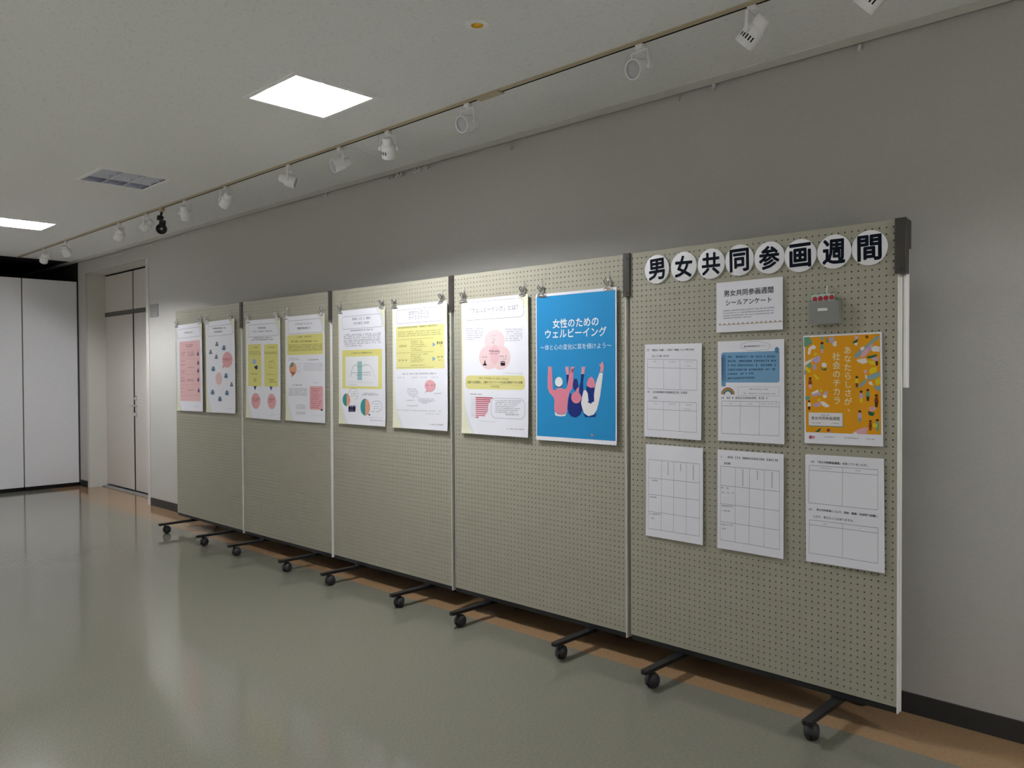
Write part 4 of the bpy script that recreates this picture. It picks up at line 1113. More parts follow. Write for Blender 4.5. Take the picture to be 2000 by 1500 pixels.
["p",1,"#7fb0d8",[[256.7,54.6],[256.9,37.2],[266.3,31.2],[275.5,37.9],[276.0,55.2]]],
["e",3,"#5d94c8",266.2,40.7,9.3,9.4],
["l",4,"#24405e",47.2,65.9,256.5,69.1,7.2],
["l",4,"#24405e",47.0,84.0,261.3,86.3,7.3],
["l",4,"#24405e",46.8,102.1,261.1,103.3,7.3],
["l",4,"#24405e",46.6,120.3,255.9,120.2,7.2],
["l",4,"#24405e",46.4,138.4,160.3,135.9,7.2],
["l",4,"#24405e",46.2,156.5,172.3,153.4,7.2],
["n",2,"#c9675a",[[75.2,222.8],[74.4,217.3],[72.4,212.1],[69.4,207.3],[65.4,203.3],[60.6,200.1],[55.3,197.9],[49.5,196.8],[43.6,196.8],[37.8,197.9],[32.4,200.1],[27.5,203.3],[23.3,207.4],[20.1,212.2],[18.0,217.4],[17.0,223.0]],3.8],
["n",3,"#dcae4a",[[70.9,223.0],[70.2,218.3],[68.5,213.9],[65.9,209.9],[62.5,206.4],[58.5,203.7],[53.9,201.9],[49.0,200.9],[44.0,200.9],[39.1,201.9],[34.5,203.7],[30.3,206.5],[26.8,209.9],[24.1,214.0],[22.3,218.5],[21.4,223.2]],3.8],
["n",4,"#7fae6a",[[66.6,223.2],[66.0,219.4],[64.6,215.7],[62.5,212.4],[59.7,209.6],[56.3,207.4],[52.6,205.8],[48.5,205.0],[44.4,205.0],[40.4,205.8],[36.5,207.4],[33.1,209.6],[30.2,212.5],[28.0,215.8],[26.5,219.5],[25.8,223.4]],3.8],
["n",5,"#3f7fae",[[62.2,223.4],[61.8,220.4],[60.7,217.5],[59.0,214.9],[56.8,212.7],[54.2,211.0],[51.2,209.8],[48.1,209.2],[44.8,209.2],[41.6,209.8],[38.6,211.0],[35.9,212.8],[33.7,215.0],[31.9,217.6],[30.8,220.5],[30.2,223.6]],3.8],
["o",2,"#b9b9c4",93.5,191.5,274.6,227.8,0,1.0],
["l",3,"#8d8d98",142.2,201.2,226.4,201.5,4.5],
["l",3,"#8d8d98",108.5,219.1,259.7,219.1,4.5],
["l",3,"#5a5c68",16.1,238.7,27.1,238.6,7.2],
["l",3,"#2a2d3c",41.8,238.4,242.8,236.8,7.9],
["n",2,"#4a4c58",[[17.8,251.9],[275.9,251.6]],1.1],
["n",2,"#4a4c58",[[17.6,271.7],[275.7,271.3]],1.1],
["n",2,"#4a4c58",[[16.4,389.6],[274.3,388.3]],1.1],
["n",2,"#6a6c78",[[17.8,251.9],[16.4,389.6]],0.8800000000000001],
["n",2,"#6a6c78",[[103.5,251.8],[102.1,389.1]],0.8800000000000001],
["n",2,"#6a6c78",[[189.4,251.7],[187.9,388.7]],0.8800000000000001],
["n",2,"#6a6c78",[[275.9,251.6],[274.3,388.3]],0.8800000000000001],
["l",3,"#b9b9c4",50.6,261.4,66.9,261.2,4.2],
["l",3,"#b9b9c4",136.3,261.6,155.5,261.3,4.1],
["l",3,"#b9b9c4",196.8,261.4,267.5,260.5,4.1]],"s4":[["n",2,"#4a4c58",[[14.7,69.8],[279.9,69.7]],1.1],
["n",2,"#4a4c58",[[14.1,153.3],[279.9,152.8]],1.1],
["n",2,"#4a4c58",[[13.5,228.8],[279.9,227.8]],1.1],
["n",2,"#4a4c58",[[12.9,307.4],[279.8,306.1]],1.1],
["n",2,"#4a4c58",[[12.3,385.8],[279.8,384.0]],1.1],
["n",2,"#6a6c78",[[14.7,69.8],[12.3,385.8]],0.8800000000000001],
["n",2,"#6a6c78",[[83.6,69.8],[81.8,385.3]],0.8800000000000001],
["n",2,"#6a6c78",[[148.1,69.7],[146.9,384.9]],0.8800000000000001],
["n",2,"#6a6c78",[[213.6,69.7],[212.9,384.4]],0.8800000000000001],
["n",2,"#6a6c78",[[279.9,69.7],[279.8,384.0]],0.8800000000000001],
["v",3,"#70727e",118.4,75.9,134.6,4],
["v",3,"#70727e",183.6,75.8,107.1,4],
["v",3,"#70727e",248.6,77.0,140.5,4],
["l",3,"#70727e",27.6,163.5,62.1,162.9,5.8],
["l",3,"#70727e",21.2,240.3,57.8,239.1,5.9],
["l",3,"#70727e",18.7,318.2,80.3,313.5,5.9],
["l",3,"#70727e",28.3,335.7,47.6,335.9,5.8]],"s5":[["l",3,"#5a5c68",15.3,29.8,30.3,29.5,7.1],
["l",3,"#2a2d3c",47.4,29.6,273.2,26.3,8.2],
["l",3,"#2a2d3c",29.5,56.9,62.1,55.8,8.3],
["n",2,"#4a4c58",[[15.1,70.1],[278.9,69.2]],1.1],
["n",2,"#4a4c58",[[14.6,151.7],[279.2,151.4]],1.1],
["n",2,"#4a4c58",[[14.1,229.2],[279.4,229.5]],1.1],
["n",2,"#4a4c58",[[13.6,305.9],[279.7,306.8]],1.1],
["n",2,"#4a4c58",[[13.1,383.3],[280.0,384.9]],1.1],
["n",2,"#6a6c78",[[15.1,70.1],[13.1,383.3]],0.8800000000000001],
["n",2,"#6a6c78",[[83.1,69.9],[81.9,383.7]],0.8800000000000001],
["n",2,"#6a6c78",[[146.4,69.7],[145.9,384.1]],0.8800000000000001],
["n",2,"#6a6c78",[[212.2,69.4],[212.6,384.5]],0.8800000000000001],
["n",2,"#6a6c78",[[278.9,69.2],[280.0,384.9]],0.8800000000000001],
["v",3,"#70727e",117.1,74.1,141.9,4],
["v",3,"#70727e",182.7,75.2,111.0,4],
["v",3,"#70727e",247.1,76.3,136.4,4],
["l",3,"#70727e",17.4,161.1,51.3,161.2,5.8],
["l",3,"#70727e",21.6,181.0,80.2,178.6,5.8],
["l",3,"#70727e",19.4,237.7,72.9,235.3,5.9],
["l",3,"#70727e",17.5,258.0,60.4,256.6,5.9],
["l",3,"#70727e",17.1,317.5,70.8,314.3,5.9],
["l",3,"#70727e",17.0,333.8,42.2,334.0,5.9]],"s6":[["l",3,"#5a5c68",14.7,28.7,32.3,27.9,7.0],
["t",3,"#2a2d3c","「男女共同参画週間」を知っていましたか。",49.4,238.2,28.4,1],
["n",2,"#4a4c58",[[15.1,43.0],[275.5,42.4]],1.1],
["n",2,"#4a4c58",[[14.7,62.2],[275.2,61.6]],1.1],
["n",2,"#4a4c58",[[12.3,190.4],[273.1,190.3]],1.1],
["n",2,"#6a6c78",[[15.1,43.0],[12.3,190.4]],0.8800000000000001],
["n",2,"#6a6c78",[[145.1,42.7],[142.5,190.3]],0.8800000000000001],
["n",2,"#6a6c78",[[275.5,42.4],[273.1,190.3]],0.8800000000000001],
["l",3,"#b9b9c4",60.3,51.1,98.5,50.7,5.1],
["l",3,"#b9b9c4",193.3,51.2,219.1,50.9,5.0],
["l",3,"#5a5c68",12.4,215.4,29.7,214.3,7.0],
["t",3,"#2a2d3c","男女共同参画について、家庭・職場・地域等で話題に",42.7,273.3,213.8,1],
["t",3,"#2a2d3c","したり、考えたことはありますか。",30.8,185.5,241.1,1],
["n",2,"#4a4c58",[[14.2,256.2],[274.1,256.7]],1.1],
["n",2,"#4a4c58",[[13.9,275.2],[273.8,275.8]],1.1],
["n",2,"#4a4c58",[[11.7,386.2],[272.0,387.3]],1.1],
["n",2,"#6a6c78",[[14.2,256.2],[11.7,386.2]],0.8800000000000001],
["n",2,"#6a6c78",[[143.5,256.5],[141.2,386.8]],0.8800000000000001],
["n",2,"#6a6c78",[[274.1,256.7],[272.0,387.3]],0.8800000000000001],
["l",3,"#b9b9c4",69.1,266.3,83.5,265.3,5.1],
["l",3,"#b9b9c4",200.3,265.6,211.0,265.0,4.9]],"yellow":[["r",1,"#eda51b",6.0,6.0,290.0,377.0,0],
["p",2,"#6fa98c",[[2.6,5.6],[25.2,5.0],[36.3,29.3],[10.5,43.5],[2.6,42.1]]],
["p",2,"#f6f1ee",[[20.4,47.8],[39.4,36.5],[49.4,43.4],[47.3,52.9],[30.8,54.0],[25.5,73.7],[16.6,72.7]]],
["p",2,"#8fb0bd",[[67.7,6.0],[80.7,6.7],[79.8,15.6],[73.2,21.6],[68.2,15.0]]],
["p",2,"#6fa98c",[[88.4,19.2],[93.4,10.0],[99.5,29.3],[92.3,32.7]]],
["p",2,"#c9b3d2",[[99.8,10.3],[122.1,10.9],[116.8,36.5],[102.6,29.5]]],
["p",2,"#f6f1ee",[[117.0,27.0],[131.3,26.2],[129.3,45.0],[119.8,46.7],[113.6,36.3]]],
["e",4,"#4a3426",73.7,31.5,5.9,4.5],
["p",3,"#6fa98c",[[66.0,54.3],[68.2,36.6],[79.0,37.2],[81.3,55.0]]],
["p",3,"#e8b3bf",[[67.8,54.4],[79.5,55.0],[77.4,70.9],[69.3,70.5]]],
["p",2,"#e8b3bf",[[195.3,10.9],[212.1,10.3],[210.3,25.7],[198.1,23.5]]],
["p",3,"#2e6a4c",[[188.7,33.8],[213.4,19.1],[205.5,34.7],[193.2,37.8]]],
["p",2,"#f6f1ee",[[196.3,35.8],[210.0,36.5],[205.2,47.0],[198.6,45.2]]],
["e",1,"#8e4526",242.8,15.8,6.6,5.5],
["p",2,"#8fb0bd",[[193.7,86.7],[204.7,71.7],[241.6,45.7],[278.0,14.1],[287.4,14.0],[286.6,23.7],[253.5,47.8],[213.5,87.5],[201.2,94.7]]],
["p",3,"#e8b3bf",[[222.9,72.5],[253.5,46.3],[265.5,43.8],[262.2,58.9],[234.6,88.3],[219.4,93.9]]],
["p",3,"#f6f1ee",[[253.3,58.5],[271.3,48.7],[288.9,54.1],[287.9,72.2],[264.9,71.2]]],
["p",4,"#c9b3d2",[[244.4,55.0],[256.3,54.1],[257.6,64.8],[247.1,65.9]]],
["p",3,"#f6f1ee",[[204.1,99.5],[237.5,94.5],[244.7,110.1],[228.0,115.7],[210.0,108.9]]],
["p",3,"#f6f1ee",[[217.2,55.3],[229.4,49.7],[235.3,59.2],[223.0,67.9]]],
["p",4,"#2e6a4c",[[242.1,88.6],[254.2,86.0],[279.5,81.0],[276.4,88.4],[252.5,95.7],[243.5,94.8]]],
["p",3,"#c9b3d2",[[258.4,95.3],[282.2,90.2],[281.9,105.3],[264.2,104.7]]],
["p",3,"#ecd62a",[[246.3,102.5],[270.0,107.9],[272.7,121.7],[252.0,116.5]]],
["e",4,"#4a3426",277.3,114.2,4.7,9.1],
["p",3,"#ecd62a",[[248.4,143.8],[254.7,131.8],[277.0,126.4],[276.6,144.6],[254.2,154.6]]],
["p",2,"#8fb0bd",[[240.6,161.9],[286.9,144.8],[288.9,160.0],[268.6,171.7],[247.7,177.3]]],
["p",2,"#8fb0bd",[[211.2,195.1],[235.9,171.0],[238.6,183.3],[220.2,202.9],[211.1,201.2]]],
["p",3,"#f6f1ee",[[234.7,157.2],[240.7,155.8],[241.9,171.1],[235.9,169.5]]],
["p",3,"#f6f1ee",[[246.1,183.4],[258.1,180.6],[263.7,195.9],[250.4,192.6]]],
["p",3,"#ecd62a",[[270.0,177.8],[287.9,166.0],[290.3,190.2],[275.5,196.1]]],
["p",2,"#8fb0bd",[[265.1,197.4],[290.2,197.8],[288.3,214.4],[275.1,215.7]]],
["p",2,"#e8b3bf",[[229.0,140.2],[239.7,134.4],[242.3,149.8],[231.8,152.6]]],
["e",4,"#4a3426",204.3,164.6,5.5,4.3],
["p",3,"#ecd62a",[[197.0,186.9],[199.1,169.6],[209.3,169.8],[211.5,187.1]]],
["p",3,"#8e4526",[[198.7,186.9],[209.8,187.1],[207.7,202.6],[200.1,202.5]]],
["e",4,"#4a3426",219.8,218.8,5.9,4.6],
["p",3,"#c9b3d2",[[212.0,242.7],[214.3,224.3],[225.1,224.4],[227.4,242.8]]],
["p",3,"#ecd62a",[[213.9,242.7],[225.6,242.8],[223.5,259.3],[215.3,259.3]]],
["e",4,"#4a3426",244.0,213.0,5.8,4.5],
["p",3,"#6fa98c",[[236.3,236.7],[238.5,218.4],[249.2,218.5],[251.5,236.8]]],
["p",3,"#4a3426",[[238.1,236.7],[249.7,236.8],[247.6,253.2],[239.5,253.2]]],
["e",4,"#4a3426",274.7,233.2,6.1,4.9],
["p",3,"#8e4526",[[266.6,258.4],[268.9,239.0],[280.2,239.1],[282.6,258.4]]],
["p",3,"#4a3426",[[268.5,258.4],[280.7,258.4],[278.5,275.8],[270.0,275.9]]],
["e",4,"#4a3426",213.7,292.4,5.9,4.6],
["p",3,"#c9b3d2",[[205.9,316.4],[208.1,298.0],[219.0,297.9],[221.4,316.2]]],
["p",3,"#8fb0bd",[[207.8,316.4],[219.6,316.2],[217.4,332.8],[209.2,332.9]]],
["e",4,"#4a3426",251.9,328.1,5.1,4.0],
["p",3,"#8e4526",[[245.3,348.8],[247.2,332.9],[256.5,332.8],[258.5,348.5]]],
["p",3,"#8e4526",[[246.9,348.7],[256.9,348.5],[255.1,362.8],[248.1,362.9]]],
["e",4,"#4a3426",277.2,323.7,5.7,4.5],
["p",3,"#6fa98c",[[269.6,347.4],[271.7,329.2],[282.3,329.0],[284.6,347.1]]],
["p",3,"#6fa98c",[[271.4,347.3],[282.8,347.1],[280.7,363.4],[272.8,363.6]]],
["e",4,"#ecd62a",267.9,342.9,8.9,7.8],
["p",2,"#e8b3bf",[[247.1,276.4],[269.4,273.2],[273.5,286.8],[248.3,291.6]]],
["p",3,"#2e6a4c",[[242.9,290.1],[268.9,296.0],[261.2,309.7],[246.5,305.3]]],
["p",2,"#f6f1ee",[[1.7,105.0],[46.6,84.2],[48.2,89.0],[6.4,116.4]]],
["p",2,"#c9b3d2",[[30.0,94.7],[63.1,76.8],[67.5,97.7],[52.6,109.9],[38.1,103.0]]],
["p",3,"#ecd62a",[[38.6,74.2],[47.0,66.6],[58.3,71.9],[46.7,81.0]]],
["p",2,"#6fa98c",[[9.7,118.1],[26.6,102.6],[32.8,122.1],[19.5,128.1]]],
["p",3,"#ecd62a",[[3.0,124.4],[16.3,121.6],[29.1,141.2],[20.8,145.8]]],
["p",3,"#c9b3d2",[[34.5,118.9],[46.1,109.7],[52.9,129.0],[40.7,135.1]]],
["p",3,"#ecd62a",[[37.1,151.0],[45.3,151.2],[62.8,169.1],[51.4,173.6]]],
["p",2,"#8fb0bd",[[2.1,134.0],[9.3,137.4],[7.4,151.9],[1.7,151.7]]],
["p",3,"#f6f1ee",[[70.5,110.5],[80.2,106.1],[91.4,112.8],[87.9,125.3],[71.8,123.2]]],
["p",4,"#2e6a4c",[[66.1,119.9],[76.5,131.3],[91.1,127.0],[87.6,137.9],[73.2,134.4]]],
["e",4,"#4a3426",25.3,167.1,6.0,4.5],
["p",3,"#8e4526",[[17.4,190.3],[19.6,172.4],[30.7,172.6],[33.1,190.5]]],
["p",3,"#e8b3bf",[[19.3,190.3],[31.3,190.5],[29.1,206.6],[20.8,206.5]]],
["p",2,"#f6f1ee",[[27.4,224.4],[55.5,210.3],[58.6,219.8],[35.5,229.2]]],
["p",3,"#c9b3d2",[[25.6,233.9],[43.8,224.5],[63.4,221.5],[69.7,231.0],[40.3,237.2]]],
["p",3,"#ecd62a",[[60.3,215.1],[70.1,207.3],[74.7,218.4],[66.6,221.5]]],
["p",3,"#f6f1ee",[[72.9,231.1],[87.4,228.0],[90.3,240.6],[77.4,244.4]]],
["p",3,"#c9b3d2",[[77.9,221.6],[90.9,215.4],[93.8,229.6],[82.5,232.7]]],
["p",2,"#6fa98c",[[3.3,240.2],[20.6,235.5],[27.0,246.7],[7.0,253.1]]],
["p",2,"#e8b3bf",[[38.1,265.9],[62.7,256.4],[65.5,275.4],[46.0,278.6]]],
["p",3,"#f6f1ee",[[62.6,258.0],[77.2,255.8],[100.8,273.7],[87.9,280.1],[72.0,272.2]]],
["p",3,"#ecd62a",[[51.4,250.0],[62.9,245.3],[66.0,253.2],[56.2,256.4]]],
["e",4,"#4a3426",20.2,256.2,5.1,3.8],
["p",3,"#f6f1ee",[[13.5,276.2],[15.4,260.8],[24.9,260.8],[26.9,276.2]]],
["p",3,"#4a3426",[[15.1,276.2],[25.3,276.2],[23.5,290.0],[16.4,290.0]]],
["e",4,"#c9b3d2",46.1,270.7,9.2,7.6],
["p",2,"#e8b3bf",[[183.0,376.8],[198.5,364.1],[232.1,349.6],[240.9,355.5],[237.5,376.0]]],
["p",3,"#f6f1ee",[[183.0,376.8],[198.4,368.7],[204.4,376.9]]],
["p",3,"#2e6a4c",[[42.4,374.1],[60.6,361.0],[67.0,361.5],[58.7,374.3]]],
["e",3,"#8e4526",94.2,366.5,6.3,5.7],
["p",3,"#c9b3d2",[[90.8,376.0],[105.2,371.0],[111.4,376.2]]],
["tv",5,"#fbeec4","あなたらしさが、",169.9,46.9,299.9,1],
["tv",5,"#fbeec4","社会のチカラ",127.2,68.4,264.3,1],
["r",3,"#5f9a86",19.3,302.7,150.8,353.4,2],
["r",4,"#f4f1f3",17.7,299.9,149.0,350.4,2],
["l",5,"#6a6a74",66.4,309.6,98.5,308.6,4.4],
["t",5,"#4a4a56","男女共同参画週間",28.1,137.7,321.7,1],
["l",5,"#70707a",30.0,340.0,69.1,340.2,3.8],
["l",5,"#70707a",107.4,339.3,132.6,340.1,3.7],
["e",3,"#b8647a",24.7,396.2,7.2,7.0],
["e",3,"#d7a3b0",36.5,395.9,5.2,6.3],
["l",3,"#8d8d98",77.6,392.8,120.6,392.2,3.8],
["l",3,"#8d8d98",154.9,393.0,210.1,393.9,3.8],
["l",3,"#8d8d98",237.1,394.3,265.3,394.6,3.6]]}
DG = None
def text_mesh(body, bold):
    c = bpy.data.curves.new('lettering', 'FONT'); c.body = body; c.size = 1.0; c.resolution_u = 2
    o = bpy.data.objects.new('lettering', c); COL.objects.link(o)
    bpy.context.view_layer.update()
    me = bpy.data.meshes.new_from_object(o.evaluated_get(bpy.context.evaluated_depsgraph_get()))
    vs = [tuple(v.co) for v in me.vertices]; fs = [tuple(p.vertices) for p in me.polygons]
    bpy.data.objects.remove(o, do_unlink=True); bpy.data.curves.remove(c); bpy.data.meshes.remove(me)
    if bold:                # heavier strokes: the glyphs laid over themselves with a small shift
        d = .014 if bold == 1 else .029
        sh = [(-d, 0), (d, 0), (0, d), (0, -d)] if bold == 1 else [(d * math.cos(a * math.pi / 4), d * math.sin(a * math.pi / 4)) for a in range(8)]
        v0, f0 = vs, fs; vs, fs = [], []
        for k, (dx, dy) in enumerate(sh):      # z carries the order of the copies
            fs += [tuple(i + len(vs) for i in f) for f in f0]; vs += [(x + dx, y + dy, float(k)) for x, y, z in v0]
    return vs, fs
def build_sheet(name, els, w, h, paper, curl, seed):
    """one paper sheet with its print; millimetres, origin top left, y down -> metres, origin bottom centre"""
    rnd = random.Random(seed); q = MB()
    LAY = .00012
    def V(x, y, L): return ((x - w / 2) / 1000, -.0004 - L * LAY, (h - y) / 1000)
    def clampx(x): return min(max(x, 0), w)
    def poly(pts, col, L): q.add([V(clampx(p[0]), min(max(p[1], 0), h), L) for p in pts], [tuple(range(len(pts)))], ink(col))
    def rect(x0, y0, x1, y1, col, L): poly([(x0, y1), (x1, y1), (x1, y0), (x0, y0)], col, L)
    def line(pts, wd, col, L):
        for a, b_ in zip(pts, pts[1:]):
            dx, dy = b_[0] - a[0], b_[1] - a[1]; l = math.hypot(dx, dy) or 1; nx, ny = -dy / l * wd / 2, dx / l * wd / 2
            ex, ey = dx / l * wd * .3, dy / l * wd * .3
            poly([(a[0] + nx - ex, a[1] + ny - ey), (b_[0] + nx + ex, b_[1] + ny + ey), (b_[0] - nx + ex, b_[1] - ny + ey), (a[0] - nx - ex, a[1] - ny - ey)], col, L)
    q.add([V(0, h, 0), V(w, h, 0), V(w, 0, 0), V(0, 0, 0)], [(0, 1, 2, 3)], paper)
    for e in els:
        k, L, col = e[0], e[1], e[2]
        if k == 'r':
            x0, y0, x1, y1, rad = e[3:]
            if rad: poly(rounded(min(x0, x1), max(x0, x1), min(y0, y1), max(y0, y1), rad, 4), col, L)
            else: rect(x0, y0, x1, y1, col, L)
        elif k == 'o':
            x0, y0, x1, y1, rad, wd = e[3:]
            pts = rounded(x0, x1, y0, y1, rad, 5) if rad else [(x0, y0), (x1, y0), (x1, y1), (x0, y1)]
            line(pts + pts[:1], wd, col, L)
        elif k == 'e':
            cx, cy, rx, ry = e[3:]
            poly([(cx + rx * math.cos(a * math.pi / 14), cy + ry * math.sin(a * math.pi / 14)) for a in range(28)], col, L)
        elif k == 'p': poly(e[3], col, L)
        elif k == 'n': line(e[3], e[4], col, L)
        elif k == 'l':          # a line of writing too small to read in the photo
            x0, y0, x1, y1, hh = e[3:]; hh = max(hh, 1.6); x = x0
            while x < x1 - hh * .3:
                cw = hh * rnd.uniform(.7, .95); t = (x - x0) / max(1, x1 - x0); yc = y0 + (y1 - y0) * t
                if rnd.random() < .86:
                    nst = rnd.choice((2, 3, 3))
                    for s_ in range(nst):
                        yy = yc - hh * .4 + hh * .8 * s_ / (nst - 1); rect(x + cw * rnd.uniform(0, .2), yy - hh * .10, x + cw * rnd.uniform(.75, .95), yy + hh * .10, col, L)
                    for s_ in range(rnd.choice((1, 2))):
                        xx = x + cw * rnd.uniform(.2, .8); rect(xx - hh * .09, yc - hh * .45, xx + hh * .09, yc + hh * .45, col, L)
                x += hh * 1.02
        elif k == 'v':
            x, y0, y1, ww = e[3:]; y = y0
            while y < y1:
                rect(x - ww / 2, y, x + ww / 2, y + ww * .2, col, L); rect(x - ww / 2, y + ww * .55, x + ww / 2, y + ww * .75, col, L); rect(x - .4, y, x + .4, y + ww * .8, col, L); y += ww * 1.05
        elif k in ('t', 'tv'):
            if k == 't':
                body, x0, x1, yc, bold = e[3:]
                vs, fs = text_mesh(body, bold)
                lx, hx = min(v[0] for v in vs), max(v[0] for v in vs); sc = (x1 - x0) / (hx - lx)
                q.add([V(x0 + (v[0] - lx) * sc, yc - (v[1] - .36) * sc, L + v[2] * .18) for v in vs], fs, ink(col))
            else:
                body, x, y0, y1, bold = e[3:]; n = len(body); st = (y1 - y0) / (n - .15)
                for i, ch in enumerate(body):
                    vs, fs = text_mesh(ch, bold); sc = st * .94
                    cx = .5 if ch not in '、' else .1
                    q.add([V(x + (v[0] - cx * .93) * sc, y0 + st * (i + .5) - (v[1] - (.36 if ch != '、' else .1)) * sc, L + v[2] * .18) for v in vs], fs, ink(col))
    me = q.mesh_raw(name)
    # slice so that print and paper follow the same curl
    bm = bmesh.new(); bm.from_mesh(me)
    W, H = w / 1000, h / 1000
    gx = [float(t) for t in np.linspace(-W / 2, W / 2, 9)] ; gx = gx[:-1] + [W / 2 - W * .05, W / 2]
    gz = [0, .02, .05, .1, .2, H * .5 if H > .41 else .205, H]
    for cx in gx[1:-1]:
        bmesh.ops.bisect_plane(bm, geom=bm.verts[:] + bm.edges[:] + bm.faces[:], plane_co=(cx, 0, 0), plane_no=(1, 0, 0))
    for cz in gz[1:-1]:
        bmesh.ops.bisect_plane(bm, geom=bm.verts[:] + bm.edges[:] + bm.faces[:], plane_co=(0, 0, cz), plane_no=(0, 0, 1))
    ph = rnd.uniform(-.6, .6)
    fx = [.8 * math.exp(-(W / 2 - t) / .05) + .18 * (1 + math.sin(7 * t / W + ph)) for t in gx]
    fz = [.7 * math.exp(-t / .06) + .12 * (1 + math.sin(6 * t / H + ph)) for t in gz]
    for v in bm.verts:      # linear between the cuts, so that the print stays on its paper
        v.co.y -= curl * (float(np.interp(v.co.x, gx, fx)) + float(np.interp(v.co.z, gz, fz)))
    bm.to_mesh(me); bm.free()
    return me
def mesh_raw(s, name):
    me = bpy.data.meshes.new(name); me.from_pydata(s.v, [], s.f)
    for m in s.mats: me.materials.append(m)
    me.polygons.foreach_set('material_index', s.mi); me.update(); return me
MB.mesh_raw = mesh_raw

POSTERS = {  # panel, centre x, centre z, w, h, tilt, stand-off, curl
 'p1': (0, .2870, 1.3962, 508, 745, -.015, .007, .006), 'p2': (0, .8489, 1.3994, 508, 745, -.012, .007, .006),
 'p3': (1, .3132, 1.3753, 508, 745, .004, .007, .006), 'p4': (1, .8833, 1.3775, 508, 745, .0, .007, .006),
 'p5': (2, .3387, 1.3831, 508, 745, -.003, .008, .007), 'p6': (2, .9141, 1.3829, 508, 745, -.004, .008, .008),
 'p7': (3, .3275, 1.3790, 508, 745, .0, .008, .008), 'p8': (3, .8846, 1.3722, 508, 745, -.002, .008, .006),
 'title': (4, .5988, 1.6174, 297, 210, -.006, .004, .004), 's1': (4, .2305, 1.2600, 297, 420, .006, .003, .004), 's2': (4, .6045, 1.2643, 297, 420, -.006, .003, .004),
 'yellow': (4, .9809, 1.2769, 297, 420, -.015, .003, .003), 's4': (4, .2367, .8059, 297, 420, 0, .003, .004), 's5': (4, .6023, .8047, 297, 420, 0, .003, .004), 's6': (4, .9885, .8133, 297, 420, -.012, .003, .004)}
PINFO = {
 'p1': ('poster', 'white poster with one large pink box, leftmost of all the posters', 'poster'),
 'p2': ('poster', 'white poster dotted with small blue figures around two pink bubbles', 'poster'),
 'p3': ('poster', 'white poster with two tall yellow boxes over two pink ovals', 'poster'),
 'p4': ('poster', 'white poster with a wide yellow box on top and a pink corner note', 'poster'),
 'p5': ('poster', 'white poster with a yellow framed curve and two green and orange pie charts', 'poster'),
 'p6': ('poster', 'white poster with a large yellow table and a round pink speech bubble', 'poster'),
 'p7': ('poster', 'white poster with three pale pink circles and a pink bar chart', 'poster'),
 'p8': ('poster', 'blue poster with three people raising their arms and white lettering', 'poster'),
 'title': ('title_sheet', 'small white sheet with two lines of bold lettering under the round letters', 'sheet'),
 's1': ('survey_sheet', 'white survey sheet with two three column tables, left of the blue box sheet', 'sheet'),
 's2': ('survey_sheet', 'white survey sheet with a blue box and a small rainbow', 'sheet'),
 'yellow': ('poster', 'orange yellow poster scattered with little figures and vertical white lettering', 'poster'),
 's4': ('survey_sheet', 'white survey sheet with a grid and no heading, bottom left of the near panel', 'sheet'),
 's5': ('survey_sheet', 'white survey sheet with a four column grid under a heading, bottom middle', 'sheet'),
 's6': ('survey_sheet', 'white survey sheet with two wide two column tables, under the yellow poster', 'sheet')}
for i_, (n, (k, cx, cz, w, h, tilt, off, curl)) in enumerate(POSTERS.items()):
    nm, lab, cat = PINFO[n]
    me = build_sheet(nm, DESIGN[n], w, h, M['paper'], curl, 11 + i_)
    o = bpy.data.objects.new(nm, me); COL.objects.link(o)
    H = h / 2000
    loc, rz = onpanel(k, cx - H * math.sin(tilt), -off, cz - H * math.cos(tilt))
    o.rotation_mode = 'XYZ'
    o.matrix_world = Matrix.Translation(loc) @ Matrix.Rotation(rz, 4, 'Z') @ Matrix.Rotation(tilt, 4, 'Y')
    tag(o, lab, cat, 'large posters hung by clips' if n[0] == 'p' else ('survey sheets on the near panel' if nm == 'survey_sheet' else None))

# ------------------------------------------------------------------ chrome clips and their wire hooks
def make_clip():
    o = thing('bulldog_clip', '', 'clip', (0, 0, 0), 0, 'chrome bulldog clips holding the posters')
    def plate(sg, lean):
        """one half: wide curved jaw, narrow neck, eyelet tab; sg -1 towards the room"""
        q = MB(); n = 9; vs = []; fs = []
        prof = [(.0275, -.016, .0008), (.028, -.012, .0036), (.0245, -.004, .0058), (.013, .002, .0052), (.0085, .008, .006), (.0095, .014, .006 + lean * .35), (.0125, .022, .006 + lean * .75), (.011, .029, .006 + lean), (.006, .033, .006 + lean * 1.15)]
        for w_, z, y in prof:
            for t in np.linspace(-1, 1, n):
                vs.append((w_ * t, sg * (y + .0018 * (1 - t * t)), z))
        for j in range(len(prof) - 1):
            for i in range(n - 1):
                a = j * n + i
                if 5 <= j <= 6 and 3 <= i <= 4: continue      # the eyelet
                fs.append((a, a + 1, a + n + 1, a + n))
        q.add(vs, fs, M['chrome'], True)
        return q
    f = plate(-1, .015); f.obj('front_jaw', o)
    bk = plate(1, .000); bk.v = [(x, y * .35, z) for x, y, z in bk.v]; bk.obj('back_jaw', o)
    q = MB(); q.cyl((-.008, 0, .006), (.008, 0, .006), .0036, M['chrome'], 14); q.obj('spring', o)
    q = MB(); q.tube([(.0, -.008, .020), (.0, -.002, .026), (.001, .0005, .036), (.002, .0005, .050), (.0015, .0035, .0535), (.0015, .0065, .0535)], .0016, M['alu'], 8); q.obj('wire_hook', o)
    return o
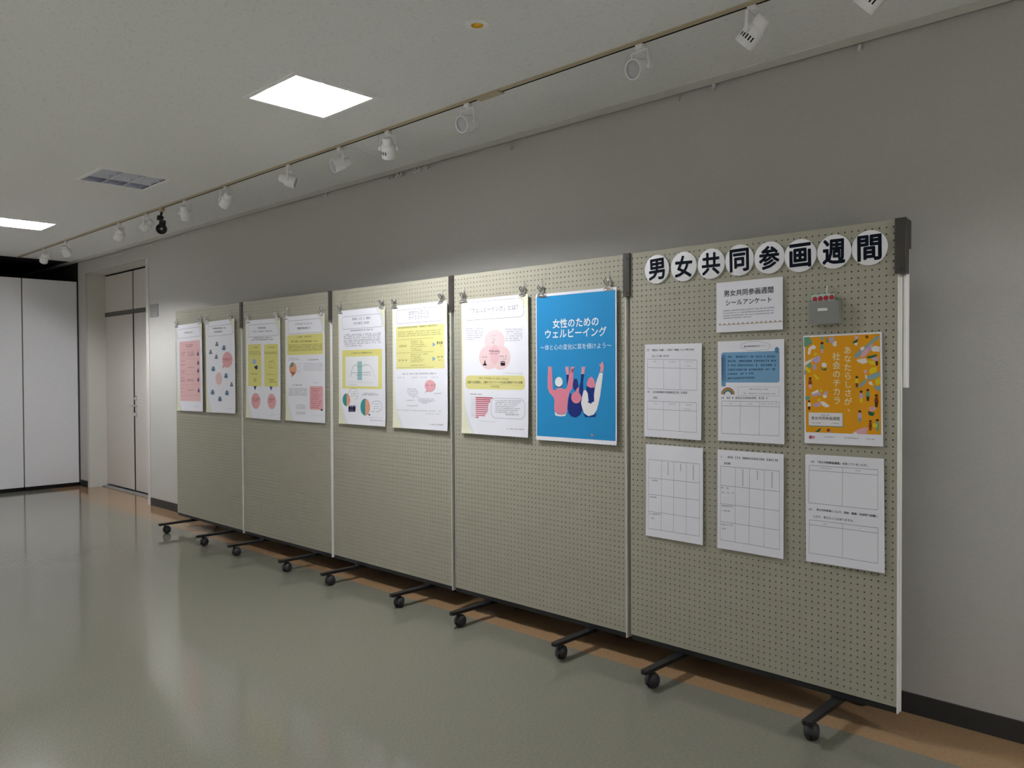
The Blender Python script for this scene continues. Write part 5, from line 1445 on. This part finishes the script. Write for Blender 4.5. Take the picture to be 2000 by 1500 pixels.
PN = {'p1': 'the pink box poster', 'p2': 'the blue figures poster', 'p3': 'the yellow boxes and pink ovals poster', 'p4': 'the poster with a pink note', 'p5': 'the pie chart poster', 'p6': 'the yellow table poster', 'p7': 'the pale pink circles poster', 'p8': 'the blue poster'}
CL = {'p1': (.012, .034), 'p2': (.03, .07), 'p3': (.035, .05), 'p4': (.02, .045), 'p5': (.018, .036), 'p6': (.022, .05), 'p7': (.018, .040), 'p8': (.038, .050)}
clip0 = make_clip(); first = True
for n in ('p1', 'p2', 'p3', 'p4', 'p5', 'p6', 'p7', 'p8'):
    k, cx, cz, w, h, tilt, off, curl = POSTERS[n]
    for side in (0, 1):
        lx = (-w / 2000 + CL[n][0]) if side == 0 else (w / 2000 - CL[n][1])
        loc, rz = onpanel(k, cx + lx + h / 2000 * math.sin(tilt), -off - .0005, cz + h / 2000 - lx * math.sin(tilt))
        lab = 'chrome bulldog clip at the top %s of %s' % (('left', 'right')[side], PN[n])
        rot = (0, random.uniform(-.05, .05), rz + random.uniform(-.12, .12))
        if first:
            o = clip0; o.location = loc; o.rotation_euler = rot; o.scale = (1.15, 1.0, 1.2); o['label'] = lab; first = False
        else: dup(clip0, lab, loc, rot)

# ------------------------------------------------------------------ round letter cards
CARDS = [('男', .149, 1.808, .05), ('女', .289, 1.807, -.02), ('共', .424, 1.806, 0), ('同', .556, 1.808, .02), ('参', .688, 1.805, 0), ('画', .817, 1.8, .02), ('週', .95, 1.801, -.01), ('間', 1.081, 1.801, .01)]
M['card'] = noisy(new_mat('white_card', (.80, .80, .84), .6), 20, .02)
M['card_ink'] = new_mat('navy_black_letter', (.004, .007, .016), .8, spec=.12)
for ch, x, z, t in CARDS:
    loc, rz = onpanel(4, x, -.0065, z - .065)
    o = thing('letter_card', 'round white card with the bold black character %s' % ch, 'sign', loc, rz, 'round letter cards spelling the title')
    q = MB(); q.lathe([(.0625, 0), (.0648, .0008), (.0648, .0042), (.0625, .005)], M['card'], Matrix.Translation((0, .0045, .065)) @ Matrix.Rotation(math.radians(90), 4, 'X'), 48); q.obj('disc', o)
    vs, fs = text_mesh(ch, 2)
    x0, x1 = min(v[0] for v in vs), max(v[0] for v in vs); y0, y1 = min(v[1] for v in vs), max(v[1] for v in vs)
    q = MB(); sx, sy = .088 / (x1 - x0), .096 / (y1 - y0); pts = []
    for v in vs:
        px, pz = (v[0] - (x0 + x1) / 2) * sx, (v[1] - (y0 + y1) / 2) * sy
        pts.append((px * math.cos(t) - pz * math.sin(t), -.0009 - v[2] * .00002, .065 + px * math.sin(t) + pz * math.cos(t)))
    q.add(pts, fs, M['card_ink']); me = q.mesh_raw('character')
    c = bpy.data.objects.new('character', me); COL.objects.link(c); c.parent = o

# ------------------------------------------------------------------ sticker holder on the near panel
loc, rz = onpanel(4, .922, -.003, 1.526)
o = thing('sticker_pocket', 'small grey plastic pocket hanging on the near panel above the yellow poster', 'pocket', loc, rz)
q = MB()
fr = [(-.057, -.026, 0), (.059, -.026, .002), (.054, -.030, .088), (-.060, -.030, .090)]
bk = [(-.055, 0, .004), (.057, 0, .004), (.054, 0, .096), (-.058, 0, .097)]
def slab(quad, th):
    n = [(p[0], p[1] + th, p[2]) for p in quad]
    q.add(quad + n, [(0, 1, 2, 3), (7, 6, 5, 4), (0, 4, 5, 1), (1, 5, 6, 2), (2, 6, 7, 3), (3, 7, 4, 0)], M['pouch'])
slab(fr, .0015); slab(bk, -.0015)
q.add([fr[0], fr[1], bk[1], bk[0]], [(0, 1, 2, 3)], M['pouch']); q.add([fr[0], bk[0], bk[3], fr[3]], [(0, 1, 2, 3)], M['pouch']); q.add([fr[1], fr[2], bk[2], bk[1]], [(0, 1, 2, 3)], M['pouch'])
q.obj('pouch', o)
q = MB(); q.box((-.024, -.0300, .050), (.014, -.0284, .061), M['plastic_white'], .0006); q.obj('label_strip', o)
loc2, _ = onpanel(4, .911, -.014, 1.541)
o = thing('sticker_sheet', 'pale sheet with a row of four red dot stickers inside the grey pocket', 'stickers', loc2, rz)
q = MB(); q.box((-.045, -.0006, 0), (.045, .0006, .101), M['sticker_sheet']); q.obj('backing_sheet', o)
for i in range(4):
    q = MB(); q.lathe([(.0096, 0), (.0096, .0006)], M['seal_red'], Matrix.Translation((-.031 + i * .0215, -.0007, .083 + i * .0012)) @ Matrix.Rotation(math.radians(90), 4, 'X'), 24); q.obj('dot_sticker', o)
loc3, _ = onpanel(4, .924, -.002, 1.630)
o = thing('peg_hook', 'white peg hook with a small black clip holding the grey pocket', 'hook', loc3, rz)
q = MB(); q.tube([(0, .006, .042), (0, -.004, .042), (.0005, -.008, .038), (.0, -.009, .016), (0, -.008, .008)], .0026, M['plastic_white'], 10); q.obj('hook', o)
q = MB(); q.prism([(-.008, -.009), (.001, -.002), (-.016, -.002)], 'z', -.006, .012, M['black_enamel']); q.box((-.012, -.012, -.008), (.010, -.004, .006), M['black_enamel'], .001); q.obj('clip', o)
